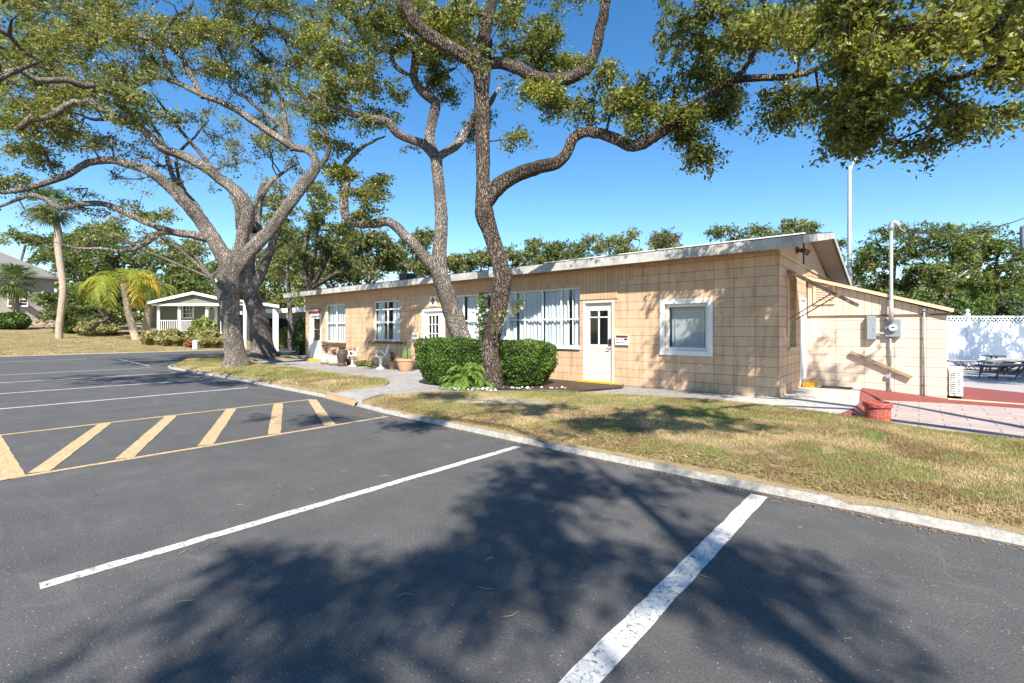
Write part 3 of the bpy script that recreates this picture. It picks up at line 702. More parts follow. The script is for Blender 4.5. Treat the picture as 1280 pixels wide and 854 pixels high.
# low wing
wing = MB(); wing.box(XR+.002, YL2, -.12, .45, 17.5, 1.82); wing.build('wing_wall', M['wing'], B)
ws = MB(); zl, zr = 2.78, 1.93
ws.add([(XR+.03,YL2-.012,1.835),(.45,YL2-.012,1.835),(.45,YL2-.012,zr-.07),(XR+.03,YL2-.012,zl-.07),(XR+.03,17.5,1.835),(.45,17.5,1.835),(.45,17.5,zr-.07),(XR+.03,17.5,zl-.07)],[(0,1,2,3),(1,5,6,2),(5,4,7,6),(4,0,3,7),(2,6,7,3),(0,4,5,1)])
ws.build('wing_boards', M['wing_siding'], B)
MB().box(XR+.03, YL2-.03, 1.805, .46, YL2-.014, 1.833).build('wing_trim', M['tan'], B)
wr = MB()
def slope(x0, x1, y0, y1, z0, z1, t): 
    return [(x0,y0,z0-t),(x1,y0,z1-t),(x1,y1,z1-t),(x0,y1,z0-t),(x0,y0,z0),(x1,y0,z1),(x1,y1,z1),(x0,y1,z0)], [(0,3,2,1),(4,5,6,7),(0,1,5,4),(1,2,6,5),(2,3,7,6),(3,0,4,7)]
wr.add(*slope(XR+.02,.53,YL2-.10,17.6,zl+.03,zr+.02,.05)); wr.build('wing_roof', M['roof'], B)
wf = MB(); wf.add(*slope(XR+.02,.54,YL2-.13,YL2-.103,zl+.015,zr+.005,.075)); wf.box(.535,YL2-.10,zr-.05,.555,17.6,zr+.012); wf.build('wing_fascia', M['palecream'], B)
lv = MB(); la, lb = WX(1020,YL2), WX(1041,YL2); lz0, lz1 = WZ(1030,378,YL2), WZ(1030,359,YL2)
lv.box(la-.05,YL2-.05,lz0-.05,la,YL2-.014,lz1+.05).box(lb,YL2-.05,lz0-.05,lb+.05,YL2-.014,lz1+.05).box(la,YL2-.05,lz0-.05,lb,YL2-.014,lz0).box(la,YL2-.05,lz1,lb,YL2-.014,lz1+.05)
LV = lv.build('louvre_frame', M['palecream'], B); sl = MB()
for i in range(9):
    z = lz0+(lz1-lz0)*(i+.5)/9; sl.add(*[[(la,YL2-.045,z-.02),(lb,YL2-.045,z-.02),(lb,YL2-.016,z+.01),(la,YL2-.016,z+.01),(la,YL2-.045,z-.012),(lb,YL2-.045,z-.012),(lb,YL2-.016,z+.018),(la,YL2-.016,z+.018)],[(0,3,2,1),(4,5,6,7),(0,1,5,4),(1,2,6,5),(2,3,7,6),(3,0,4,7)]])
sl.build('slats', M['soffit'], LV)
# fittings on the wing wall
def wp(px, py, off=0): return Vector((WX(px,YL2-off), YL2-off, WZ(px,py,YL2-off)))
bx = thing('electrical_box', 'tall plain grey electrical box on the pale wing wall', 'electrical box', wp(1089,410))
a = wp(1083,395,.13); b = wp(1095,425,.13); MB().box(a.x, YL2-.13, b.z, b.x, YL2-.002, a.z).build('case', M['greybox'], bx, bevel=.006)
MB().box(a.x+.01, YL2-.139, b.z+.01, b.x-.01, YL2-.131, a.z-.01).build('cover', M['greybox'], bx, bevel=.004); MB().box(b.x-.05, YL2-.15, (a.z+b.z)/2-.03, b.x-.03, YL2-.14, (a.z+b.z)/2+.02).build('latch', M['galv'], bx)
mt = thing('electric_meter', 'grey electric meter box with round glass dial below the service mast', 'meter', wp(1116,410))
a = wp(1106.5,399,.11); b = wp(1126,421,.11); MB().box(a.x, YL2-.11, b.z, b.x, YL2-.002, a.z).build('case', M['greybox'], mt, bevel=.006)
cx, cz = (a.x+b.x)/2, (a.z+b.z)/2
MB().tube([(cx,YL2-.112,cz),(cx,YL2-.16,cz)], .085, 20).build('dial_ring', M['galv'], mt, smooth=False); MB().tube([(cx,YL2-.161,cz),(cx,YL2-.19,cz)], [.07,.06], 20).build('dial', M['white'], mt)
MB().box(cx-.035,YL2-.194,cz-.008,cx+.035,YL2-.191,cz+.018).build('display', M['black'], mt)
MB().tube([wp(1095,417,.07), wp(1107,417,.07)], .03, 10).build('link_conduit', M['greybox'], mt)
ms = thing('service_mast', 'tall galvanised service mast with weatherhead rising above the meter', 'mast', wp(1114,398,.1))
mx = wp(1114,398,.1).x; ztop = WZ(1113,284,YL2-.1)
MB().tube([(mx,YL2-.15,cz+.15),(mx,YL2-.15,1.95),(mx,YL2-.15,ztop)], .036, 14).build('pole', M['galv'], ms, smooth=True)
MB().tube([(mx,YL2-.15,cz+.14),(mx,YL2-.15,2.15)], .046, 14).build('sleeve', M['galv'], ms, smooth=True)
MB().tube([(mx,YL2-.15,ztop-.08),(mx,YL2-.15,ztop),(mx+.01,YL2-.15,ztop+.06),(mx+.06,YL2-.15,ztop+.09),(mx+.11,YL2-.15,ztop+.05),(mx+.12,YL2-.15,ztop-.03)], [.05,.055,.056,.052,.046,.04], 12).build('weatherhead', M['galv'], ms, smooth=True)
fc = MB(); fc.tube([wp(1113,421,.06), wp(1112.5,440,.05), wp(1114,455,.05), wp(1112,470,.05), wp(1112.5,485,.05), wp(1116,494,.05)], .02, 8)
tag(fc.build('flexible_conduit', M['greybox'], smooth=True), 'wavy grey flexible conduit dropping from the meter to the ground', 'conduit')
a = wp(1107,468,.07); b = wp(1113,473,.07); tag(MB().box(a.x,YL2-.07,b.z,b.x,YL2-.03,a.z).box(a.x+.02,YL2-.03,b.z+.01,b.x-.02,YL2-.002,a.z-.01).build('junction_box', M['galv'], bevel=.004), 'tiny grey junction box beside the flexible conduit', 'junction box')
pp = thing('wall_pipe', 'thin upright grey pipe with a small cap near the right end of the wing wall', 'pipe', wp(1155,500,.04)); px_ = wp(1155,440,.04).x
MB().tube([(px_,YL2-.05,.03),(px_,YL2-.05,WZ(1155,386,YL2))], .018, 8).build('pipe', M['greybox'], pp, smooth=True)
MB().tube([(px_,YL2-.05,WZ(1155,389,YL2)),(px_,YL2-.05,WZ(1155,384,YL2))], [.04,.045], 10).build('cap', M['greybox'], pp)
for z in (.3,.8,1.3): MB().box(px_-.03,YL2-.034,z,px_+.03,YL2-.002,z+.025).build('bracket', M['galv'], pp)
hr = thing('handrail', 'sloping wooden handrail board fixed to the pale wing wall', 'handrail', wp(1101,456,.1))
a = wp(1063,440,.07); b = wp(1140,472,.07); MB().bar(a, b, .05, .07).build('rail', M['wood'], hr, bevel=.006)
for t in (.12,.5,.88): q = a+(b-a)*t; MB().box(q.x-.02,YL2-.036,q.z-.03,q.x+.02,YL2-.002,q.z+.02).build('bracket', M['tan'], hr)
# wires
def wire(pts, r, label):
    k = []
    for (a, b) in zip(pts, pts[1:]):
        a = Vector(a); b = Vector(b); L = (b-a).length
        for i in range(10):
            t = i/10; q = a+(b-a)*t; q.z -= L*.035*4*t*(1-t)*.35; k.append(q)
    k.append(Vector(pts[-1]))
    return tag(MB().tube(k, r, 6).build('wire', M['black']), label, 'wire')
hx, hy, hz_ = mx+.12, YL2-.15, ztop-.03
pole_top = P(1277,272,26)
wire([(hx,hy,hz_),(hx+.09,hy,hz_-.22),(hx+.55,hy+.4,hz_-.26)], .014, 'lower drip loop cable hanging from the weatherhead')
wire([(hx-.02,hy,hz_+.02),(hx+.12,hy,hz_-.13),(hx+.5,hy+.3,hz_-.14),tuple(P(1300,262,24))], .018, 'long black overhead service cable running to the utility pole')
wire([tuple(P(1180,318,27)),tuple(P(1238,330,26)),tuple(P(1300,320,24))], .03, 'dark thick cable crossing low in front of the right hand trees')
up = thing('utility_pole', 'pale utility pole with a cylindrical transformer at the right edge', 'pole', G(1290,25))
b = G(1290,25); MB().tube([(b.x,b.y,-.1),(b.x,b.y,P(0,255,25).z)], [.16,.12], 12).build('pole', M['fascia'], up, smooth=True)
q = P(1281,298,24.6); MB().lathe((q.x,q.y,q.z-.6), [(.0,.0),(.17,.02),(.19,.1),(.19,1.15),(.16,1.25),(.06,1.28)], 16).build('transformer', M['greybox'], up, smooth=True)
MB().bar(P(1272,292,24.9), P(1310,290,24.9), .1, .1).build('crossarm', M['wood'], up)
lp = thing('street_lamp', 'tall slim grey lamp post with a small head above the roof line', 'street lamp', G(1062,30))
b = G(1062,30); zt = P(0,208,30).z
MB().tube([(b.x,b.y,-.1),(b.x,b.y,zt)], [.15,.12], 14).build('pole', M['galv'], lp, smooth=True)
rt = Vector((RT[0],RT[1],0)); fw3 = Vector((FW[0],FW[1],0))
MB().tube([Vector((b.x,b.y,zt-.9)), Vector((b.x,b.y,zt-.1))+rt*.12, Vector((b.x,b.y,zt+.35))+rt*.25], [.05,.05,.045], 8).build('arm', M['galv'], lp)
hd = MB(); c = Vector((b.x,b.y,zt+.38))+rt*.45
hd.tube([c-rt*.28, c-rt*.15, c+rt*.05, c+rt*.2], [.06,.12,.15,.05], 12); hd.build('lamp_head', M['galv'], lp, smooth=True)
# signs
def wallsign(name, label, x0, x1, z0, z1, mat, marks):
    t = thing(name, label, 'sign', ((x0+x1)/2, Y0-.03, (z0+z1)/2))
    yo = .055 if name == 'sign_over' else .0
    MB().box(x0, Y0-.052, z0, x1, Y0-.033, z1).build('board', M[mat], t, bevel=.004)
    for m_, bs in marks:
        for (u0,v0,u1,v1) in bs:
            k = MB(); k.box(x0+(x1-x0)*u0, Y0-.056, z0+(z1-z0)*v0, x0+(x1-x0)*u1, Y0-.0535, z0+(z1-z0)*v1)
            k.build('panel' if m_ == 'signred' else 'lettering', M[m_], t)
    return t
r2 = random.Random(4)
dash = lambda v0,v1,a,b,n: [(a+(b-a)*i/n, v0, a+(b-a)*(i+.35+.4*r2.random())/n, v1) for i in range(n)]
wallsign('wall_sign', 'long dark red sign above the narrow white door at the far left end', -21.62, -20.5, 2.28, 2.47, 'signred', [('soffit', dash(.3,.7,.1,.9,10))])
t = wallsign('wall_sign', 'white sign with a dark red diamond above the second door', -12.78, -12.42, 2.30, 2.64, 'white', [])
xc, zc = -12.60, 2.47
MB().add([(xc-.11,Y0-.056,zc),(xc,Y0-.056,zc-.14),(xc+.11,Y0-.056,zc),(xc,Y0-.056,zc+.14),(xc-.11,Y0-.0525,zc),(xc,Y0-.0525,zc-.14),(xc+.11,Y0-.0525,zc),(xc,Y0-.0525,zc+.14)],[(0,1,2,3),(0,4,5,1),(1,5,6,2),(2,6,7,3),(3,7,4,0)]).build('diamond', M['signred'], t)
k = MB()
k.box(xc-.05,Y0-.059,zc-.012,xc+.05,Y0-.0565,zc+.012)
k.build('symbol', M['pot'], t)
wallsign('wall_sign', 'small white notice on the block wall left of the second door', -13.78, -13.42, 1.15, 1.38, 'white', [('galv', [(.12,.3,.36,.7),(.55,.3,.88,.7)])])
wallsign('wall_sign', 'small white notice with dark red header right of the cream door', -5.66, -5.30, 1.12, 1.37, 'white', [('signred', [(.06,.72,.94,.95)]), ('signblue', dash(.45,.60,.08,.6,6)+dash(.2,.32,.08,.7,7)), ('black', [(.68,.48,.9,.66)])])
# ---------------------------------------------------------------- trees
def catmull(pts, step):
    pts = np.array(pts, dtype=float); n = len(pts); out = []
    for i in range(n-1):
        p0 = pts[max(i-1,0)]; p1 = pts[i]; p2 = pts[i+1]; p3 = pts[min(i+2,n-1)]
        L = np.linalg.norm((p2-p1)[:3]); k = max(1, int(L/step))
        for j in range(k):
            t = j/k
            out.append(.5*((2*p1)+(-p0+p2)*t+(2*p0-5*p1+4*p2-p3)*t*t+(-p0+3*p1-3*p2+p3)*t**3))
    out.append(pts[-1]); return np.array(out)
def tube_arrays(pts, rad, k, bump=0, g=None):
    n = len(pts); T = np.gradient(pts, axis=0); T /= np.linalg.norm(T,axis=1)[:,None]+1e-9
    N = np.zeros_like(pts); ref = np.array([0,0,1.]) if abs(T[0,2]) < .9 else np.array([1.,0,0])
    v = np.cross(T[0], ref); v /= np.linalg.norm(v); N[0] = v
    for i in range(1,n):
        v = N[i-1]-T[i]*np.dot(N[i-1],T[i]); N[i] = v/(np.linalg.norm(v)+1e-9)
    Bn = np.cross(T, N); a = np.arange(k)*2*np.pi/k
    r = np.repeat(np.asarray(rad)[:,None], k, 1)
    if bump and g is not None:
        lob = 1+bump*np.cos(a[None,:]*3+g.random()*6+np.cumsum(g.normal(0,.25,n))[:,None])+bump*.6*np.cos(a[None,:]*5+g.random()*6+np.cumsum(g.normal(0,.3,n))[:,None])
        r = r*lob*(1+g.normal(0,bump*.35,(n,k)))
    V = pts[:,None,:]+(N[:,None,:]*np.cos(a)[None,:,None]+Bn[:,None,:]*np.sin(a)[None,:,None])*r[:,:,None]
    i = np.arange(n-1)[:,None]*k; j = np.arange(k)[None,:]; j2 = (j+1)%k
    Q = np.stack([i+j, i+j2, i+k+j2, i+k+j], -1).reshape(-1,4)
    return V.reshape(-1,3), Q
GREEN = dict(base=(.165,.185,.040), hi=(.33,.32,.07), lo=(.065,.085,.025), brown=(.20,.12,.06))
FARG = dict(base=(.15,.18,.055), hi=(.27,.28,.08), lo=(.07,.095,.035), brown=(.17,.125,.07))
DARKG = dict(base=(.095,.145,.035), hi=(.20,.24,.055), lo=(.04,.07,.02), brown=(.15,.10,.05))
def leaf_mesh(name, C, parent, size, g, pal, mat='leaf', clump=None, up=.7, asp=.24, brown=.05, sunny=None):
    n = len(C); nr = g.normal(0,1,(n,3)); nr[:,2] = nr[:,2]*.8+up; nr /= np.linalg.norm(nr,axis=1)[:,None]
    d = np.cross(nr, g.normal(0,1,(n,3))); d /= np.linalg.norm(d,axis=1)[:,None]; s = np.cross(nr, d)
    L = size*(.6+.8*g.random(n))[:,None]; w = L*asp*(.8+.5*g.random(n))[:,None]
    V = np.stack([C-d*L*.5, C-d*L*.05+s*w+nr*L*.08, C+d*L*.5, C-d*L*.05-s*w+nr*L*.08], 1)
    k = g.random(n)[:,None]*.6+(clump[:,None] if clump is not None else .2)
    b, h, l = (np.array(pal[x]) for x in ('base','hi','lo'))
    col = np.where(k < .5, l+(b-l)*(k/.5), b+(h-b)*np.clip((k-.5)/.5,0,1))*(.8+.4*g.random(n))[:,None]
    col = np.where((g.random(n) < brown)[:,None], np.array(pal['brown'])*(.7+.6*g.random(n))[:,None], col)
    return np_mesh(name, V.reshape(-1,3), np.arange(n*4).reshape(n,4), M[mat], parent, tint=np.repeat(col,4,0))
def tree(name, label, cat, limbs, blobs, seed, wmul=1.0, fl=.55, cl=6, nearends=True, leaf=.085, per=120, crad=.42, pal=GREEN, barkm='bark', group=None, tipr=.006, trunk_k=14, step=.16, flare=True, twigs=4, bare=0.0, drop=.10, brown=.05, dead=(), tone=0):
    """limbs: list of lists (px,py,depth,width_px) first = trunk from the ground; blobs: (px,py,depth,rx_px,ry_px,rd_m,n)"""
    g = np.random.default_rng(seed); pos = []; par = []; rad = []; lines = []
    for li, lb in enumerate(limbs):
        pts = []
        for q in lb:
            if isinstance(q, list): pts.append(tuple(q)); continue
            if len(q) == 4: px, py, d, w = q; p = P(px,py,d); pts.append((p.x,p.y,p.z,w/2*d/F))
            else: pts.append(q[:3]+(q[3],))
        c = catmull(pts, step); p3 = c[:,:3]; r = np.maximum(c[:,3]*wmul, .008)
        wob = np.cumsum(g.normal(0,.010,(len(p3),3)),0); wob -= np.linspace(0,1,len(p3))[:,None]*wob[-1]; p3 = p3+wob*(0 if li==0 else 1)*np.minimum(1,np.linspace(0,3,len(p3)))[:,None]
        if li: r = r*(1-.6*np.clip((np.linspace(0,1,len(r))-.75)/.25,0,1)**1.5)
        start = len(pos); parent0 = -1
        if li:
            A = np.array(pos); parent0 = int(np.argmin(((A-p3[0])**2).sum(1)))
        for i in range(len(p3)):
            pos.append(p3[i]); par.append(parent0 if i == 0 else len(pos)-2); rad.append(r[i])
        lines.append((p3, r, li))
    nh = len(pos); cent = []; ctone = []; cbare = []
    for bl in blobs:
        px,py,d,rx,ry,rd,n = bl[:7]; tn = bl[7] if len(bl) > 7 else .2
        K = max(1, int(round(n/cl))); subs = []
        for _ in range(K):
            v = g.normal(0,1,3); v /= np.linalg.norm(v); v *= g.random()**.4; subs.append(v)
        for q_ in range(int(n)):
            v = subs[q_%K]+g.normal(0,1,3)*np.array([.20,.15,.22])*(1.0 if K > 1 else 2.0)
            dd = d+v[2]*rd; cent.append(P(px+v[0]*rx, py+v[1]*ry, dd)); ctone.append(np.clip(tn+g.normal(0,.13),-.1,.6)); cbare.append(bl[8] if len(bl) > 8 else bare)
    for p3, r, li in lines[1:]:
        if nearends:
            for _ in range(2): cent.append(p3[-1]+g.normal(0,.35,3)); ctone.append(.2); cbare.append(max(bare,.35))
    cent = np.array([np.array(c) for c in cent]); ctone = np.array(ctone)
    A = np.array(pos[:nh])
    dist = np.array([np.sqrt(((A-c)**2).sum(1).min()) for c in cent]); order = np.argsort(dist)
    branches = []; PA = np.zeros((nh+len(cent)*9,3)); PA[:nh] = A; cnt = nh; PR = np.zeros(len(PA)); root = A[0]
    for ci in order:
        c = cent[ci]; B_ = PA[:cnt]
        dd = np.sqrt(((B_-c)**2).sum(1)); pen = dd+.25*np.maximum(0, (B_[:,2]-c[2]))+ (np.arange(cnt) >= nh)*0.0
        # avoid the bare lower trunk
        pen[:min(cnt,len(lines[0][0])//2)] += 2.0
        k = int(np.argmin(pen)); p0 = PA[k]; L = dd[k]
        m = int(np.clip(L/.35, 1, 8)); pts = [p0]
        pd = PA[k]-PA[par[k]] if par[k] >= 0 else np.array([0,0,1.]); pd = pd/(np.linalg.norm(pd)+1e-9)
        ctrl = p0+pd*L*.35+np.array([0,0,.12*L])
        idx = [k]
        for j in range(1,m+1):
            t = j/m; q = (1-t)**2*p0+2*t*(1-t)*ctrl+t*t*c
            if j < m: q = q+g.normal(0,.045*min(1.5,L),3)
            if cnt >= len(PA): break
            PA[cnt] = q; pos.append(q); par.append(idx[-1]); rad.append(0); idx.append(cnt); cnt += 1
        branches.append(idx)
    flow = np.zeros(cnt)
    for b in branches: flow[b[-1]] += 1
    for i in range(cnt-1,-1,-1):
        if par[i] >= 0 and par[i] < i: flow[par[i]] += flow[i]
    rr = np.array(rad[:cnt]); fr = tipr*np.maximum(flow,1)**.46
    VV = []; QQ = []; off = 0
    def addt(v, q):
        nonlocal off
        VV.append(v); QQ.append(q+off); off += len(v)
    for p3, r, li in lines:
        p3 = p3.copy(); r = r.copy()
        if li == 0 and flare:
            h = p3[:,2]-p3[0,2]; r = r*(1+fl*np.exp(-h/.25)); p3[0,2] -= .15
        v, q = tube_arrays(p3, r, trunk_k if r.max() > .05 else 8, .07 if r.max() > .06 else .04, g); addt(v,q)
    for b in branches:
        pts = PA[b]; r = fr[b].copy(); r[0] = min(r[0], max(r[1]*1.3, r[1])); 
        if b[0] < nh: r[0] = min(rr[b[0]]*.8, r[1]*1.5); 
        k = 6 if r.max() > .03 else 4
        v, q = tube_arrays(pts, r, k); addt(v,q)
    # tip twigs and leaves
    LC = []; LT = []
    for ci, c in enumerate(cent):
        nt = twigs; 
        for _ in range(nt):
            d = g.normal(0,1,3); d[2] = d[2]*.6+.1; d /= np.linalg.norm(d); L = crad*(.6+.7*g.random())
            t = np.linspace(0,1,4)[:,None]; pts = c+d*L*t+g.normal(0,.03,(4,3))*t+np.array([0,0,-drop*crad])*t**2*2
            v, q = tube_arrays(pts, np.array([tipr*.8,tipr*.6,tipr*.45,tipr*.25]), 3); addt(v,q)
            if g.random() < cbare[ci]: continue
            m = per//nt; u = g.random(m)**.7; s = pts[0]+(pts[-1]-pts[0])*u[:,None]
            LC.append(s+g.normal(0,crad*.20,(m,3))*np.array([1,1,.75])); LT.append(np.full(m, ctone[ci]))
    root = thing(name, label, cat, tuple(lines[0][0][0]), group)
    np_mesh('trunk', np.concatenate(VV), np.concatenate(QQ), M[barkm], root, smooth=True)
    if LC: leaf_mesh('crown', np.concatenate(LC), root, leaf, g, pal, clump=np.concatenate(LT)+tone, brown=brown)
    return root
def W(fwd, lat, z): return (FW[0]*fwd+RT[0]*lat, FW[1]*fwd+RT[1]*lat, z)
_P = P
def P(px, py, d):
    if isinstance(px, complex): return Vector(W(d, px.real, py))
    return _P(px, py, d)
def wb(fwd, lat, z, rl, rz, rf, n, tn=.2): return (complex(lat,0), z, fwd, rl, rz, rf, n, tn)
gz = lambda px, d, z=.12: HZ+(H-z)*F/d
# tree B : dark trunk in front of the hedge, long limb to the right
d = 10.9
limbs = [
 [(617,gz(620,d),d,25),(615,455,d,23),(613,440,d,22.5),(618,407,d,22),(626,372,d,23),(628,345,d,22),(624,325,d,21),(613,290,d,21),(606,268,d,25),(604,245,d,19),(604,200,d,18),(603,150,d,19),(602,110,d,20),(602,80,d,24),(605,50,d,17),(610,22,d,14),(618,-15,d,12),(612,-60,d-.3,9),(625,-110,d-.5,6)],
 [(602,92,d,18),(590,78,d-.1,19),(573,66,d-.3,17),(548,52,d-.5,17),(526,38,d-.6,17),(511,15,d-.7,15),(500,-12,d-.8,13),(490,-50,d-1,9),(500,-95,d-1,6)],
 [(604,82,d,13),(622,79,d-.1,14),(645,85,d-.3,14),(668,94,d-.4,14),(690,99,d-.5,14),(715,98,d-.6,15),(735,88,d-.6,15),(745,70,d-.6,14),(750,45,d-.7,14),(757,15,d-.8,13),(762,-20,d-.9,11),(775,-70,d-1.1,7)],
 [(604,262,d,16),(616,240,d-.05,22),(640,221,d-.2,19),(668,211,d-.4,18),(698,204,d-.6,16),(712,192,d-.7,14),(722,175,d-.8,14),(742,167,d-.9,13),(768,173,d-1.1,14),(798,183,d-1.3,15),(828,172,d-1.6,13),(858,151,d-1.8,11),(888,128,d-2,10.5),(918,104,d-2.2,9.5),(950,100,d-2.5,9),(985,98,d-2.8,8.5),(1025,86,d-3.1,7.5),(1060,70,d-3.4,6.5),(1100,50,d-3.8,5),(1150,35,d-4.3,4)],
 [(912,108,d-2.2,7),(935,80,d-2.3,7),(946,55,d-2.5,6),(925,32,d-2.6,5.5),(890,10,d-2.6,5)],
 [(626,335,d,10),(634,345,d-.15,14),(632,365,d-.1,8)],
 [(603,68,d-.1,9),(612,56,d-.3,9),(614,50,d-.45,8)],
]
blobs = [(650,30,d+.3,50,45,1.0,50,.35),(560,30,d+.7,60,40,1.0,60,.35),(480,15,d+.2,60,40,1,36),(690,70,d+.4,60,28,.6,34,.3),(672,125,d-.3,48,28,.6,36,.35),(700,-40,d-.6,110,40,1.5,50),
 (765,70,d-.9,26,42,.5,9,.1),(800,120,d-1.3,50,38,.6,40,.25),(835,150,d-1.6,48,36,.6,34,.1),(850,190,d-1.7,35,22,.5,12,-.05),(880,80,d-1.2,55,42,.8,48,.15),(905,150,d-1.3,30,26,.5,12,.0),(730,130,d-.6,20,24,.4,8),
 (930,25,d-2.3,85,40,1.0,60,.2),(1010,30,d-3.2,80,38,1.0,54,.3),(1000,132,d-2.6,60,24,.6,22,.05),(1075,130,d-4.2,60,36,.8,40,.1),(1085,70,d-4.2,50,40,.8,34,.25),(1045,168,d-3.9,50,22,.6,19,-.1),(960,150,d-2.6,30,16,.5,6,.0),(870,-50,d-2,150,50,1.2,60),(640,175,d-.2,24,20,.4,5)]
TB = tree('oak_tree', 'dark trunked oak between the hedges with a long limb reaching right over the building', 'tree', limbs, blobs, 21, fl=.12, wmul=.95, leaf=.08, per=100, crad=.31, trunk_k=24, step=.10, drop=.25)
# tree A : pale leaning oak
d = 12.4
limbs = [
 [(600,gz(600,d),d,40),(592,455,d,32),(578,427,d,24),(567,395,d,24),(558,368,d,21),(550,345,d,20),(549,315,d,18),(551,285,d,16),(550,250,d,15),(547,220,d,14),(545,197,d,15)],
 [(552,350,d,14),(543,335,d,15),(530,320,d,14),(515,302,d,13),(498,285,d+.1,12),(485,274,d+.1,11),(465,276,d+.2,11),(445,276,d+.3,10),(432,268,d+.3,11),(428,250,d+.3,11),(432,225,d+.3,9),(430,205,d+.3,7),(442,190,d+.3,6),(465,177,d+.3,5),(482,170,d+.3,4)],
 [(545,200,d,10),(533,183,d,11),(515,174,d-.1,10),(500,166,d-.2,10),(487,151,d-.3,10),(465,147,d-.4,9),(440,140,d-.5,8),(415,131,d-.6,7),(390,118,d-.7,5)],
 [(545,198,d,12),(537,176,d,12),(541,150,d+.1,12),(544,130,d+.1,12),(528,116,d+.1,11),(517,98,d+.2,9.5),(518,72,d+.2,8.5),(508,48,d+.2,8),(488,36,d+.2,6),(475,10,d+.2,5)],
 [(538,122,d+.1,8),(536,105,d+.2,7),(552,92,d+.3,6),(570,85,d+.4,5)],
 [(547,197,d,9),(558,190,d,10),(574,180,d-.1,10),(584,162,d-.1,9),(594,146,d,8),(612,128,d+.2,7),(628,105,d+.4,5)],
 [(497,55,d,5),(490,75,d,6),(500,88,d,6),(514,94,d,6)],
]
blobs = [(470,110,d-.3,60,36,.8,34,.25),(430,150,d-.4,45,24,.6,14,.0),(400,90,d-.5,60,40,.8,38,.2),(440,40,d,70,40,1,56,.3),(520,40,d+.3,50,40,.8,40,.3),(570,110,d+.3,28,30,.5,14,.1),(590,150,d+.2,25,24,.5,12,.0),(560,65,d+.2,40,30,.8,30,.3),
 (455,248,d+.2,30,28,.6,34,.15),(432,215,d+.3,24,30,.6,20,.25),(440,282,d+.4,26,16,.5,12,.05),(415,180,d+.2,26,22,.6,12,.2),(500,-30,d,110,40,1.2,40),(500,140,d,30,18,.4,6)]
TA = tree('oak_tree', 'pale forked oak leaning left beside the cream building behind the left hedge', 'tree', limbs, blobs, 22, fl=.2, leaf=.082, per=96, crad=.33, trunk_k=20, step=.12, barkm='bark_pale', drop=.2)
